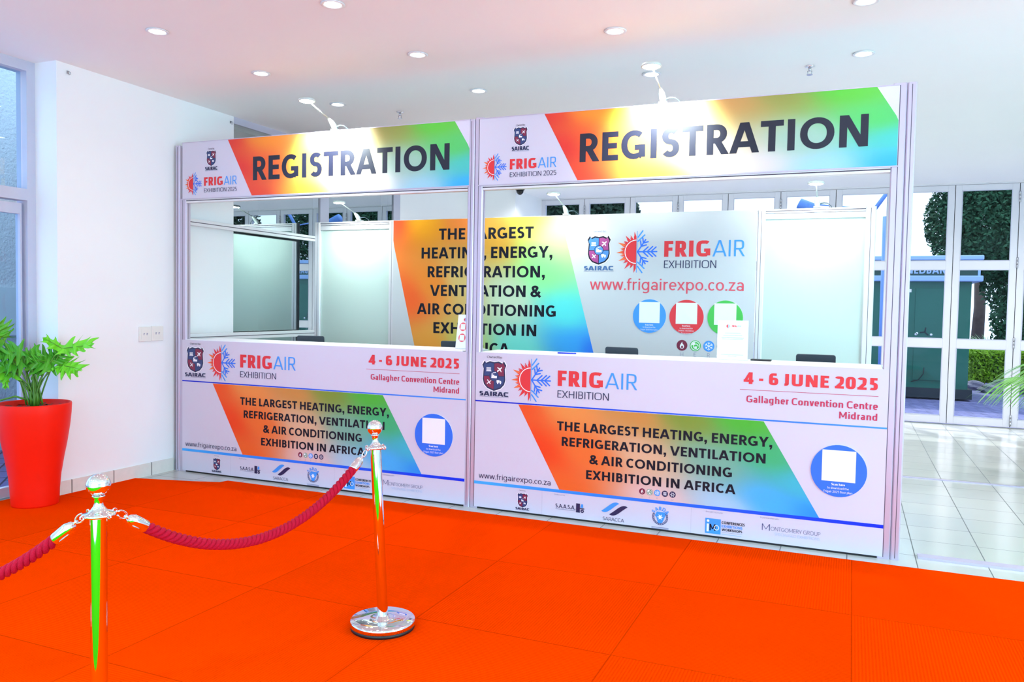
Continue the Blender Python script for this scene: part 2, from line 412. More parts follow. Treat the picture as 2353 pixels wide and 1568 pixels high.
class Glyphs:
    def __init__(g, w, n=2.0, t=0.88, wide=1.0):
        g.w = w; g.h = w / 2; g.t = w * t; g.g = g.t / 2; g.n = n; g.wd = wide
    def V(g, x, y0, y1): return [(x - g.h, y0), (x + g.h, y0), (x + g.h, y1), (x - g.h, y1)],
    def H(g, y, x0, x1): return [(x0, y - g.g), (x1, y - g.g), (x1, y + g.g), (x0, y + g.g)],
    def D(g, x0, y0, x1, y1, k=1.0):
        L = math.hypot(x1 - x0, y1 - y0); hw = g.h * k * L / max(abs(y1 - y0), 1e-4) * 0.97
        return [(x0 - hw, y0), (x0 + hw, y0), (x1 + hw, y1), (x1 - hw, y1)],
    def P(g, pts):
        out = []; n = len(pts); L = []; R = []
        closed = n > 8 and math.hypot(pts[0][0] - pts[-1][0], pts[0][1] - pts[-1][1]) < 1e-4
        for i, p in enumerate(pts):
            a = pts[max(i - 1, 0)]; b = pts[min(i + 1, n - 1)]
            if closed and i in (0, n - 1): a, b = pts[n - 2], pts[1]
            dx, dy = b[0] - a[0], b[1] - a[1]; l = math.hypot(dx, dy) or 1
            nx, ny = -dy / l, dx / l
            k = g.h * abs(nx) + g.g * abs(ny) if True else g.h
            k = math.hypot(g.h * nx, g.g * ny)
            L.append((p[0] + nx * k, p[1] + ny * k)); R.append((p[0] - nx * k, p[1] - ny * k))
        for i in range(n - 1): out.append([R[i], R[i + 1], L[i + 1], L[i]])
        return tuple(out)
    def A_(g, *a): return sarc(*a, n=g.n)
    def glyph(g, c):
        w, h, t, q, n = g.w, g.h, g.t, g.g, g.n
        V, H, D, P, A = g.V, g.H, g.D, g.P, g.A_
        wd = g.wd
        if c in 'OQ0CGDUJSB' or c.isdigit(): pass
        def out(W, *parts, l=0.09, r=0.09):
            return [p for x in parts for p in x], W, l, r
        xh = 0.72
        if c == ' ': return [], 0.2 * wd, 0.04, 0.04
        if c == 'A':
            W = 0.92 * wd; dx = h * 1.05
            return out(W, D(dx, 0, W / 2 - h * .25, 1), D(W - dx, 0, W / 2 + h * .25, 1), H(.29, W * .24, W * .76), l=.01, r=.01)
        if c == 'B':
            W = .62 * wd
            return out(W, V(h, 0, 1), P([(h, 1 - q)] + A(W * .5, (1 - q + .53) / 2, W * .45 - h, (1 - q - .53) / 2, 90, -90) + [(h, .53)]),
                       P([(h, .53)] + A(W * .5, (q + .53) / 2, W * .5 - h, (.53 - q) / 2, 90, -90) + [(h, q)]))
        if c == 'C':
            W = .76 * wd
            return out(W, P(A(W * .56, .5, W * .56 - h, .5 - q, 48, 312)), l=.05, r=.02)
        if c == 'D':
            W = .84 * wd
            return out(W, V(h, 0, 1), P([(h, 1 - q)] + A(W * .45, .5, W * .55 - h, .5 - q, 90, -90) + [(h, q)]), r=.05)
        if c == 'E':
            W = .56 * wd
            return out(W, V(h, 0, 1), H(1 - q, h, W), H(.51, h, W * .92), H(q, h, W), r=.05)
        if c == 'F':
            W = .54 * wd
            return out(W, V(h, 0, 1), H(1 - q, h, W), H(.48, h, W * .92), r=.03)
        if c == 'G':
            W = .82 * wd
            return out(W, P(A(W * .54, .5, W * .54 - h, .5 - q, 50, 300) + [(W - h, .10)]), V(W - h, .07, .5), H(.5 - q, W * .56, W), l=.05, r=.07)
        if c == 'H':
            W = .78 * wd
            return out(W, V(h, 0, 1), V(W - h, 0, 1), H(.51, h, W - h))
        if c == 'I': return out(w, V(h, 0, 1), l=.1, r=.1)
        if c == 'J':
            W = .4 * wd
            return out(W, P([(W - h, 1), (W - h, .25)] + A(W * .35, .22, W * .65 - h, .22 - q, 0, -100)), l=.0)
        if c == 'K':
            W = .7 * wd
            return out(W, V(h, 0, 1), D(W * .3, .48, W - h * 1.2, 1), D(W - h, 0, W * .34, .56), r=.01)
        if c == 'L':
            W = .5 * wd
            return out(W, V(h, 0, 1), H(q, h, W), r=.03)
        if c == 'M':
            W = .98 * wd
            return out(W, V(h, 0, 1), V(W - h, 0, 1), D(W / 2, .2, h * 1.2, 1, .8), D(W / 2, .2, W - h * 1.2, 1, .8))
        if c == 'N':
            W = .8 * wd
            return out(W, V(h, 0, 1), V(W - h, 0, 1), D(W - h * 1.25, 0, h * 1.25, 1))
        if c in 'OQ':
            W = .98 * wd
            r = P(sarc(W / 2, .5, W / 2 - h, .5 - q, 0, 360, n, 36))
            return out(W, r, l=.05, r=.05)
        if c == 'P':
            W = .6 * wd
            return out(W, V(h, 0, 1), P([(h, 1 - q)] + A(W * .48, (1 - q + .42) / 2, W * .52 - h, (1 - q - .42) / 2, 90, -90) + [(h, .42)]), r=.04)
        if c == 'R':
            W = .68 * wd
            return out(W, V(h, 0, 1), P([(h, 1 - q)] + A(W * .45, (1 - q + .46) / 2, W * .48 - h, (1 - q - .46) / 2, 90, -90) + [(h, .46)]),
                       D(W - h * .9, 0, W * .46, .48), r=.02)
        if c in 'Ss':
            W = (.6 if c == 'S' else .48) * wd; H1 = 1.0 if c == 'S' else xh
            mid = .52 * H1
            pts = A(W * .52, (mid + H1 - q) / 2, W * .5 - h, (H1 - q - mid) / 2, 38, 255) + [(W * .5, mid)] + A(W * .48, (mid + q) / 2, W * .5 - h, (mid - q) / 2, 75, -145)
            return out(W, P(pts), l=.05, r=.05)
        if c == 'T':
            W = .68 * wd
            return out(W, V(W / 2, 0, 1), H(1 - q, 0, W), l=.02, r=.02)
        if c == 'U':
            W = .76 * wd
            return out(W, P([(h, 1), (h, .38)] + A(W / 2, .38, W / 2 - h, .38 - q, 180, 360) + [(W - h, 1)]))
        if c == 'V':
            W = .9 * wd
            return out(W, D(W / 2 - h * .25, 0, h, 1), D(W / 2 + h * .25, 0, W - h, 1), l=.01, r=.01)
        if c == 'W':
            W = 1.35 * wd
            return out(W, D(W * .27, 0, h, 1), D(W * .27, 0, W / 2, 1), D(W * .73, 0, W / 2, 1), D(W * .73, 0, W - h, 1), l=.01, r=.01)
        if c == 'X':
            W = .84 * wd
            return out(W, D(h * 1.1, 0, W - h * 1.1, 1), D(W - h * 1.1, 0, h * 1.1, 1), l=.01, r=.01)
        if c == 'Y':
            W = .84 * wd
            return out(W, V(W / 2, 0, .45), D(W / 2, .4, h * 1.1, 1), D(W / 2, .4, W - h * 1.1, 1), l=.01, r=.01)
        if c == 'Z':
            W = .66 * wd
            return out(W, H(1 - q, 0, W), H(q, 0, W), D(h * 1.2, q, W - h * 1.2, 1 - q), l=.04, r=.04)
        if c == '&':
            W = .88 * wd
            return out(W, P([(W - h * .6, 0), (W * .28, .62)] + A(W * .43, .78, W * .2, .22 - q, 190, -20) + [(W * .5, .55)] +
                            A(W * .36, .27, W * .36 - h, .27 - q, 110, 300) + [(W * .68, .2), (W * .86, .48)]), l=.03, r=.0)
        if c == '-': return out(.3 * wd, H(.4, 0, .3 * wd), l=.06, r=.06)
        if c == '.': return out(w * 1.1, ([(0, 0), (w * 1.1, 0), (w * 1.1, w * 1.1), (0, w * 1.1)],), l=.06, r=.06)
        if c == ':': return out(w * 1.1, ([(0, 0), (w * 1.1, 0), (w * 1.1, w * 1.1), (0, w * 1.1)], [(0, .5), (w * 1.1, .5), (w * 1.1, .5 + w * 1.1), (0, .5 + w * 1.1)]), l=.06, r=.06)
        if c == ',': return out(w * 1.1, ([(0, 0), (w * 1.1, 0), (w * 1.1, w * 1.1), (0, w * 1.1)], [(w * .45, 0), (w * 1.1, 0), (w * .7, -w), (w * .1, -w)]), l=.06, r=.05)
        if c == '0':
            W = .66 * wd
            return out(W, P(sarc(W / 2, .5, W / 2 - h, .5 - q, 0, 360, n, 32)), l=.05, r=.05)
        if c == '2':
            W = .6 * wd
            return out(W, P(A(W * .48, .72, W * .5 - h, .28 - q, 160, -20) + [(W * .75, .48), (h * 1.1, q)]), H(q, 0, W), l=.05, r=.05)
        if c == '4':
            W = .7 * wd
            return out(W, V(W * .72, 0, 1), H(.27, 0, W), D(h * .9, .27, W * .68, 1, .8), l=.04, r=.04)
        if c == '5':
            W = .6 * wd
            return out(W, H(1 - q, w * .4, W * .95), V(w * .4 + h, .5, 1), P([(w * .4, .58)] + A(W * .45, .31, W * .55 - h, .31 - q, 80, -120)), l=.05, r=.05)
        if c == '6':
            W = .64 * wd
            return out(W, P(sarc(W / 2, .32, W / 2 - h, .32 - q, 0, 360, n, 28)), P([(W * .82, 1 - q), (W * .55, 1 - q)] + A(W / 2, .6, W / 2 - h, .4 - q, 95, 180) + [(h, .32)]), l=.05, r=.05)
        # lower case
        asc, desc = 1.03, -.27
        cy = xh / 2; ry = xh / 2 - q
        if c == 'a':
            W = .52 * wd
            return out(W, V(W - h, 0, xh * .66), P(A(W * .5, xh - .26, W / 2 - h, .26 - q, 150, 0)), P(sarc(W * .5, xh * .29, W / 2 - h, xh * .29 - q, 0, 360, n, 24)), l=.05, r=.08)
        if c == 'c':
            W = .5 * wd
            return out(W, P(A(W * .56, cy, W * .56 - h, ry, 48, 312)), l=.05, r=.02)
        if c in 'bp':
            W = .6 * wd
            return out(W, V(h, 0 if c == 'b' else desc, asc if c == 'b' else xh), P(sarc(W / 2, cy, W / 2 - h, ry, 0, 360, n, 26)), r=.05)
        if c in 'dq':
            W = .6 * wd
            return out(W, V(W - h, 0 if c == 'd' else desc, asc if c == 'd' else xh), P(sarc(W / 2, cy, W / 2 - h, ry, 0, 360, n, 26)), l=.05)
        if c == 'e':
            W = .57 * wd
            return out(W, P(A(W / 2, cy, W / 2 - h, ry, 0, 312)), H(cy, h, W - h * .4), l=.05, r=.04)
        if c == 'f':
            W = .38 * wd
            return out(W, P([(W * .38, 0), (W * .38, .8)] + A(W * .38 + .17, .82, .17, .21 - q, 180, 80)), H(xh - q, 0, W), l=.02, r=.0)
        if c == 'g':
            W = .6 * wd
            return out(W, P(sarc(W / 2, cy, W / 2 - h, ry, 0, 360, n, 26)), P([(W - h, xh), (W - h, -.05)] + A(W / 2, -.06, W / 2 - h, .21 - q, 0, -140)), l=.05)
        if c in 'hn':
            W = .58 * wd
            return out(W, V(h, 0, asc if c == 'h' else xh), P(A(W / 2, xh - .28, W / 2 - h, .28 - q, 180, 0) + [(W - h, 0)]))
        if c == 'm':
            W = .9 * wd
            return out(W, V(h, 0, xh), P(A(W * .28, xh - .26, W * .26 - h * .5, .26 - q, 180, 0) + [(W / 2, 0)]), P(A(W * .74, xh - .26, W * .26 - h * .5, .26 - q, 180, 0) + [(W - h, 0)]))
        if c == 'i': return out(w, V(h, 0, xh), ([(0, .86), (w, .86), (w, .86 + w), (0, .86 + w)],), l=.08, r=.08)
        if c == 'j': return out(w, V(h, desc, xh), ([(0, .86), (w, .86), (w, .86 + w), (0, .86 + w)],), l=.08, r=.08)
        if c == 'k':
            W = .52 * wd
            return out(W, V(h, 0, asc), D(W * .3, .32, W - h * 1.2, xh), D(W - h, 0, W * .36, .42), r=.01)
        if c == 'l': return out(w, V(h, 0, asc), l=.08, r=.08)
        if c == 'o':
            W = .6 * wd
            return out(W, P(sarc(W / 2, cy, W / 2 - h, ry, 0, 360, n, 26)), l=.05, r=.05)
        if c == 'r':
            W = .36 * wd
            return out(W, V(h, 0, xh), P(A(W * .95, xh - .24, W * .95 - h, .24 - q, 180, 92)), r=.02)
        if c == 't':
            W = .38 * wd
            return out(W, P([(W * .36, .94), (W * .36, .2)] + A(W * .36 + .16, .19, .16, .19 - q, 180, 275)), H(xh - q, 0, W), l=.02, r=.03)
        if c == 'u':
            W = .58 * wd
            return out(W, P([(h, xh), (h, .28)] + A(W / 2, .28, W / 2 - h, .28 - q, 180, 360)), V(W - h, 0, xh))
        if c == 'v':
            W = .58 * wd
            return out(W, D(W / 2 - h * .2, 0, h, xh), D(W / 2 + h * .2, 0, W - h, xh), l=.01, r=.01)
        if c == 'w':
            W = .9 * wd
            return out(W, D(W * .27, 0, h, xh), D(W * .27, 0, W / 2, xh), D(W * .73, 0, W / 2, xh), D(W * .73, 0, W - h, xh), l=.01, r=.01)
        if c == 'x':
            W = .58 * wd
            return out(W, D(h * 1.1, 0, W - h * 1.1, xh), D(W - h * 1.1, 0, h * 1.1, xh), l=.01, r=.01)
        if c == 'y':
            W = .58 * wd
            return out(W, D(W / 2 - h * .2, 0, h, xh), D(W * .3, desc, W - h, xh), l=.01, r=.01)
        if c == 'z':
            W = .48 * wd
            return out(W, H(xh - q, 0, W), H(q, 0, W), D(h * 1.2, q, W - h * 1.2, xh - q), l=.04, r=.04)
        return out(.3)

LATO = Glyphs(0.215, 2.1)
LATO_R = Glyphs(0.105, 2.1)
TECH_B = Glyphs(0.235, 3.6, 0.86, 0.9)
TECH_M = Glyphs(0.17, 3.2, 0.86, 0.88)
TECH_L = Glyphs(0.105, 3.4, 0.9, 0.86)
BLOCK = Glyphs(0.27, 6.0, 0.85, 1.05)
THIN = Glyphs(0.075, 2.0)

def text_polys(s, F, track=0.0):
    x = 0.0; polys = []
    for i, c in enumerate(s):
        ps, W, l, r = F.glyph(c)
        if i: x += l + track
        for p in ps: polys.append([(x + a, b) for a, b in p])
        x += W + (r if i < len(s) - 1 else 0)
    return polys, x

def text(mb, s, x0, x1, z, cap, F=LATO, y=-0.0016, m=0, track=0.0, align=None):
    """letters between x0 and x1 on the base line z (x1 None: natural width; align c/r about x0)"""
    polys, W = text_polys(s, F, track)
    kx = (x1 - x0) / W if x1 is not None else cap
    if x1 is None and align == 'c': x0 -= W * kx / 2
    if x1 is None and align == 'r': x0 -= W * kx
    for p in polys:
        mb.poly([(x0 + a * kx, z + b * cap) for a, b in p], y, m)

def disc(mb, x, z, r, y, m=0, n=40, rz=None):
    mb.poly([(x + r * math.cos(2 * PI * i / n), z + (rz or r) * math.sin(2 * PI * i / n)) for i in range(n)], y, m)
def ring(mb, x, z, r0, r1, y, m=0, a0=0, a1=360, n=40):
    for i in range(n):
        a = math.radians(a0 + (a1 - a0) * i / n); b = math.radians(a0 + (a1 - a0) * (i + 1) / n)
        mb.poly([(x + r0 * math.cos(a), z + r0 * math.sin(a)), (x + r1 * math.cos(a), z + r1 * math.sin(a)),
                 (x + r1 * math.cos(b), z + r1 * math.sin(b)), (x + r0 * math.cos(b), z + r0 * math.sin(b))], y, m)
def bar(mb, p, q, wd, y, m=0, caps=True):
    dx, dz = q[0] - p[0], q[1] - p[1]; l = math.hypot(dx, dz) or 1
    nx, nz = -dz / l * wd / 2, dx / l * wd / 2
    mb.poly([(p[0] - nx, p[1] - nz), (q[0] - nx, q[1] - nz), (q[0] + nx, q[1] + nz), (p[0] + nx, p[1] + nz)], y, m)
    if caps:
        disc(mb, p[0], p[1], wd / 2, y, m, 10); disc(mb, q[0], q[1], wd / 2, y, m, 10)

def shield_emblem(parent, x0, x1, z0, z1, bright=False, icons=True, word=True, wx=None, wz=None, owned=None):
    """shield with four fields and a disc, the word under it"""
    mb = MB(); cx = (x0 + x1) / 2; W = x1 - x0; H = z1 - z0
    half = [(0, .96), (.18, .99), (.34, .93), (.40, 1.0), (.5, .86), (.44, .74), (.46, .5), (.47, .38), (.42, .22), (.28, .09), (0, 0)]
    def outline(k, dz=0):
        r = [(cx + a * W * k, z0 + H * (.5 + (b - .5) * k) + dz) for a, b in half]
        return r + [(2 * cx - a, b) for a, b in r[::-1][1:-1]]
    mb.poly(outline(1.06), -.0012, 3)
    mb.poly(outline(1.0), -.0014, 0)
    inn = outline(.90)
    n = len(half)
    zc = z0 + H * .5
    # four fields: clip the inner outline by the two axes
    def clip(pts, f):
        out = []
        for i, p in enumerate(pts):
            q = pts[(i + 1) % len(pts)]
            a, b = f(p), f(q)
            if a >= 0: out.append(p)
            if (a >= 0) != (b >= 0):
                t = a / (a - b); out.append((p[0] + (q[0] - p[0]) * t, p[1] + (q[1] - p[1]) * t))
        return out
    gap = W * .012
    for sx in (-1, 1):
        for sz in (-1, 1):
            c = clip(clip(inn, lambda p: sx * (p[0] - cx) - gap), lambda p: sz * (p[1] - zc) - gap)
            mb.poly(c if True else c, -.0017, 1 if sx * sz < 0 else 2)
    disc(mb, cx, zc, W * .2, -.0019, 0, 28); disc(mb, cx, zc, W * .18, -.0021, 1, 28)
    if icons:
        k = W * .5
        def wp(pts, ox, oz): mb.poly([(ox + a * k, oz + b * k) for a, b in pts], -.0024, 3)
        # factory in the disc
        wp([(-.22, -.16), (.24, -.16), (.24, .02), (.02, .02), (.02, .10), (-.06, .10), (-.10, .02), (-.12, .2), (-.2, .2), (-.22, -.16)][:-1], cx, zc)
        wp([(-.1, .2), (.16, .26), (.16, .32), (-.1, .26)], cx, zc)
        # aircraft top right
        ox, oz = cx + W * .22, z0 + H * .72
        for a in (0,):
            wp([(-.2, -.14), (.16, .2), (.22, .2), (.2, .12), (-.14, -.2)], ox, oz)
            wp([(-.2, .14), (-.14, .18), (.1, .08), (.02, .0)], ox, oz); wp([(.14, -.2), (.18, -.14), (.08, .06), (.0, .0)], ox, oz)
            wp([(-.2, -.02), (-.12, -.06), (-.08, -.1), (-.12, -.16)], ox, oz)
        # cargo top left
        ox, oz = cx - W * .22, z0 + H * .72
        for j in range(3): wp([(-.2, -.1 + j * .09), (.18, -.1 + j * .09), (.18, -.04 + j * .09), (-.2, -.04 + j * .09)], ox, oz)
        wp([(-.24, -.16), (.2, -.16), (.24, -.11), (-.2, -.11)], ox, oz)
        # crossed mark lower left
        ox, oz = cx - W * .21, z0 + H * .3
        wp([(-.18, -.12), (.18, .14), (.2, .08), (-.14, -.18)], ox, oz); wp([(-.16, .14), (-.1, .18), (.16, -.14), (.1, -.18)], ox, oz)
        # lorry lower right
        ox, oz = cx + W * .21, z0 + H * .31
        wp([(-.2, -.06), (.04, -.06), (.04, .14), (-.2, .14)], ox, oz); wp([(.06, -.06), (.2, -.06), (.2, .02), (.14, .09), (.06, .09)], ox, oz)
        disc(mb, ox - .1 * k, oz - .1 * k, .06 * k, -.0024, 3, 10); disc(mb, ox + .12 * k, oz - .1 * k, .06 * k, -.0024, 3, 10)
    if word:
        text(mb, 'SAIRAC', wx[0], wx[1], wz[0], wz[1] - wz[0], BLOCK, -.0016, 4, track=-.04)
        mb.poly([(wx[0], wz[0] - (wz[1] - wz[0]) * .22), (wx[1], wz[0] - (wz[1] - wz[0]) * .22), (wx[1], wz[0] - (wz[1] - wz[0]) * .14), (wx[0], wz[0] - (wz[1] - wz[0]) * .14)], -.0016, 5)
    if owned:
        text(mb, 'Owned by:', owned[0], owned[1], owned[2], owned[3], LATO_R, -.0016, 6)
    mats = ['ink', 'sblue', 'sred', 'white', 'steel_blue', 'grey', 'grey'] if bright else ['navy', 'shield_blue', 'shield_red', 'white', 'navy', 'grey', 'ink']
    return mb.build('shield_emblem', mats, parent, fix=False)

def sun_snow(mb, cx, cz, r, m_red=0, m_or=1, m_blue=2, m_light=3, m_white=4):
    rd = random.Random(3)
    # flames: a fan of curling tongues on the half facing away from the flakes
    n = 13
    rr = r * .56
    mb.poly([(cx - r * .01, cz - rr * 1.1)] + [(cx + rr * 1.12 * math.cos(math.radians(a)), cz + rr * 1.12 * math.sin(math.radians(a))) for a in range(270, 89, -10)] + [(cx - r * .01, cz + rr * 1.1)], -.0013, m_red)
    for i in range(n):
        a = math.radians(94 + i * (172 / (n - 1)))
        for k, (da, L, wd) in enumerate(((0, 1.0 if i % 2 == 0 else .86, .13), (.07, .78, .1), (-.07, .74, .1))):
            b = a + da; bend = .10 * (1 if cz + math.sin(b) > cz else -1)
            L = L * r * (1 + .04 * rd.uniform(-1, 1))
            p = lambda t, s_: (cx + math.cos(b + bend * (t - .55) + s_ / max(t, .2)) * L * t, cz + math.sin(b + bend * (t - .55) + s_ / max(t, .2)) * L * t)
            pts = [p(.58, -wd * .75), p(.75, -wd * .38), p(1.0, 0), p(.78, wd * .42), p(.58, wd * .75)]
            pts = [(min(x, cx - r * .012), z) for x, z in pts]
            mb.poly(pts, -.0014 - .00002 * k, m_red if i in (0, 1, n - 1, n - 2) or k else m_or if i in (4, 5, 6, 7, 8) else m_red)
    ring(mb, cx, cz, rr * .97, rr * 1.04, -.0018, m_white, 91, 269, 30)
    mb.poly([(cx - r * .015, cz - rr * .96)] + [(cx + rr * .96 * math.cos(math.radians(a)), cz + rr * .96 * math.sin(math.radians(a))) for a in range(268, 91, -8)] + [(cx - r * .015, cz + rr * .96)], -.0017, m_red)
    # half a snow crystal
    wd = r * .062; ox = cx + r * .05
    mb.poly([(cx + r * .01, cz - r), (cx + r * .035, cz - r), (cx + r * .035, cz + r), (cx + r * .01, cz + r)], -.0015, m_light)
    def arm(a, L, branches):
        d = (math.cos(a), math.sin(a))
        e = (ox + d[0] * L, cz + d[1] * L)
        bar(mb, (ox, cz), e, wd, -.0016, m_blue)
        for t, l in branches:
            for s_ in (-1, 1):
                b = a + s_ * math.radians(42)
                q = (ox + d[0] * L * t, cz + d[1] * L * t)
                e2 = (q[0] + math.cos(b) * l, q[1] + math.sin(b) * l)
                if e2[0] > cx + r * .04: bar(mb, q, e2, wd, -.0016, m_blue)
    arm(0, r * .94, [(.28, r * .34), (.5, r * .36), (.7, r * .33)])
    arm(math.radians(56), r * .70, [(.45, r * .26), (.72, r * .24)])
    arm(math.radians(-56), r * .70, [(.45, r * .26), (.72, r * .24)])
    for s_ in (-1, 1):
        for k in (0, 1):
            z0 = cz + s_ * r * (.62 + .2 * k)
            bar(mb, (ox + r * .02, z0 - s_ * r * .12), (ox + r * (.34 - .1 * k), z0 + s_ * r * .18), wd, -.0016, m_light)

def event_logo(parent, sc, r, frig, air, base, cap, exh, ez, ecap, year=False, name='event_logo', y_shift=0):
    mb = MB()
    sun_snow(mb, sc[0], sc[1], r)
    text(mb, 'FRIG', frig[0], frig[1], base, cap, TECH_B, -.0016, 0)
    text(mb, 'AIR', air[0], air[1], base, cap, TECH_L, -.0016, 3)
    text(mb, 'EXHIBITION 2025' if year else 'EXHIBITION', exh[0], exh[1], ez, ecap, TECH_L, -.0016, 5)
    return mb.build(name, ['red', 'orange', 'blue', 'sky', 'white', 'navy'], parent, fix=False)

BAND = [(0, .5, 240, 66, 16), (0, 1, 240, 84, 30), (0, 0, 240, 100, 34), (.2, .5, 238, 112, 44), (.22, 1, 236, 146, 70), (.5, 1, 205, 138, 66), (.45, .5, 220, 176, 140),
        (.42, 0, 226, 190, 190), (.7, 1, 126, 146, 50), (.72, .5, 120, 172, 150), (.66, 0, 168, 200, 226), (.92, 1, 78, 180, 48), (.95, .6, 66, 176, 110),
        (1, .35, 66, 180, 205), (1, 0, 40, 140, 235), (.85, .12, 70, 172, 240)]
DROP = [(0, 1, 244, 84, 44), (.02, .4, 248, 96, 36), (.12, 0, 240, 160, 60), (.18, 1, 250, 170, 20), (.2, .5, 250, 140, 40), (.35, .5, 232, 200, 120), (.3, 0, 196, 212, 110), (.45, 1, 240, 130, 50),
        (.6, .85, 246, 180, 60), (.8, 1, 236, 226, 90), (.6, .4, 206, 226, 190), (.85, .6, 140, 236, 140), (.95, .8, 180, 240, 140), (.6, 0, 120, 232, 215), (.9, .3, 90, 230, 225), (1, 0, 40, 110, 236), (.9, .06, 60, 170, 244)]
def band(parent, tl, tr, br, bl, ctrl, name='colour_band', y=-.0009, nx=48, nz=16, cut=None, m='gradient'):
    """printed colour sweep between four corners; cut = extra corner shaved off the top right"""
    vs = []; fs = []; cols = []
    for j in range(nz + 1):
        t = j / nz
        for i in range(nx + 1):
            s_ = i / nx
            xl = bl[0] + (tl[0] - bl[0]) * t; zl = bl[1] + (tl[1] - bl[1]) * t
            xr = br[0] + (tr[0] - br[0]) * t; zr = br[1] + (tr[1] - br[1]) * t
            if cut:
                lim = cut(zl + (zr - zl) * s_); xr = min(xr, lim)
            xl2 = xl
            vs.append((xl2 + (xr - xl2) * s_, y, zl + (zr - zl) * s_))
            acc = [0, 0, 0]; ws = 0
            for a, b, r_, g_, b_ in ctrl:
                wt = 1 / ((s_ - a) ** 2 + (.5 * (t - b)) ** 2 + .004) ** 1.7
                ws += wt; acc[0] += r_ * wt; acc[1] += g_ * wt; acc[2] += b_ * wt
            cols.append([lin(q / ws) for q in acc])
    for j in range(nz):
        for i in range(nx):
            a = j * (nx + 1) + i
            fs.append((a, a + 1, a + nx + 2, a + nx + 1))
    me = bpy.data.meshes.new(name); me.from_pydata(vs, [], fs)
    at = me.color_attributes.new('print', 'FLOAT_COLOR', 'POINT')
    for i, c in enumerate(cols): at.data[i].color = (c[0], c[1], c[2], 1)
    me.materials.append(M[m])
    o = bpy.data.objects.new(name, me); COL.objects.link(o); o.parent = parent
    return o

def stripe(parent, x0, x1, zl, zr, th, c0, c1, name='stripe', y=-.0012):
    """thin printed rule fading from one blue to another"""
    n = 24; vs = []; fs = []; cols = []
    for i in range(n + 1):
        t = i / n; x = x0 + (x1 - x0) * t; z = zl + (zr - zl) * t
        vs += [(x, y, z - th / 2), (x, y, z + th / 2)]
        for _ in (0, 1): cols.append([lin(a + (b - a) * min(1, max(0, t))) for a, b in zip(c0, c1)])
    for i in range(n): fs.append((2 * i, 2 * i + 2, 2 * i + 3, 2 * i + 1))
    me = bpy.data.meshes.new(name); me.from_pydata(vs, [], fs)
    at = me.color_attributes.new('print', 'FLOAT_COLOR', 'POINT')
    for i, c in enumerate(cols): at.data[i].color = (c[0], c[1], c[2], 1)
    me.materials.append(M['gradient'])
    o = bpy.data.objects.new(name, me); COL.objects.link(o); o.parent = parent
    return o

def topic_icons(parent, xs, z, r, zl, cl, letters='H E R V AC'.split(), name='topic_icons'):
    """five round icons: flame, plug leaf, crystal, louvre, fan"""
    mb = MB()
    for i, x in enumerate(xs):
        disc(mb, x, z, r, -.0018, [0, 1, 2, 3, 3][i], 28)
        y = -.0021
        if i == 0:
            mb.poly([(x + r * a, z + r * b) for a, b in [(-.4, -.3), (-.2, -.62), (.2, -.62), (.4, -.3), (.32, .08), (.1, .3), (.02, .68), (-.2, .3), (-.36, 0)]], y, 4)
            disc(mb, x + r * .02, z - r * .3, r * .18, y - .0002, 0, 14, r * .26)
        elif i == 1:
            ring(mb, x, z, r * .74, r * .86, y, 4, 0, 360, 24); ring(mb, x + r * .1, z - r * .1, r * .36, r * .5, y, 4, 0, 300, 18)
            mb.poly([(x + r * a, z + r * b) for a, b in [(-.14, -.5), (.3, -.5), (.3, -.1), (-.14, -.1)]], y, 4)
            mb.poly([(x + r * a, z + r * b) for a, b in [(-.7, .05), (-.5, .55), (0, .7), (-.15, .2)]], y, 4)
        elif i == 2:
            for k in range(3):
                a = k * PI / 3 + PI / 6
                bar(mb, (x - math.cos(a) * r * .75, z - math.sin(a) * r * .75), (x + math.cos(a) * r * .75, z + math.sin(a) * r * .75), r * .1, y, 4)
                for s_ in (-1, 1):
                    for s2 in (-1, 1):
                        q = (x + s_ * math.cos(a) * r * .42, z + s_ * math.sin(a) * r * .42); b = a + s2 * .8
                        bar(mb, q, (q[0] + s_ * math.cos(b) * r * .3, q[1] + s_ * math.sin(b) * r * .3), r * .09, y, 4)
        elif i == 3:
            for k in range(4):
                zz = z + r * (.42 - .28 * k); mb.poly([(x - r * .5, zz - r * .08), (x + r * .5, zz - r * .08), (x + r * .5, zz + r * .06), (x - r * .5, zz + r * .06)], y, 4)
        else:
            for k in range(6):
                a = k * PI / 3
                mb.poly([(x + r * q * math.cos(a + d), z + r * q * math.sin(a + d)) for q, d in [(.15, 0), (.6, -.28), (.72, .02), (.55, .3)]], y, 4)
            disc(mb, x, z, r * .13, y - .0002, 3, 12)
        if letters and i < len(letters):
            text(mb, letters[i], x, None, zl, cl, THIN, -.0016, 5, align='c')
    return mb.build(name, ['maroon', 'dgreen' if r < .03 else 'green', 'sky', 'navy', 'white', 'grey'], parent, fix=False)

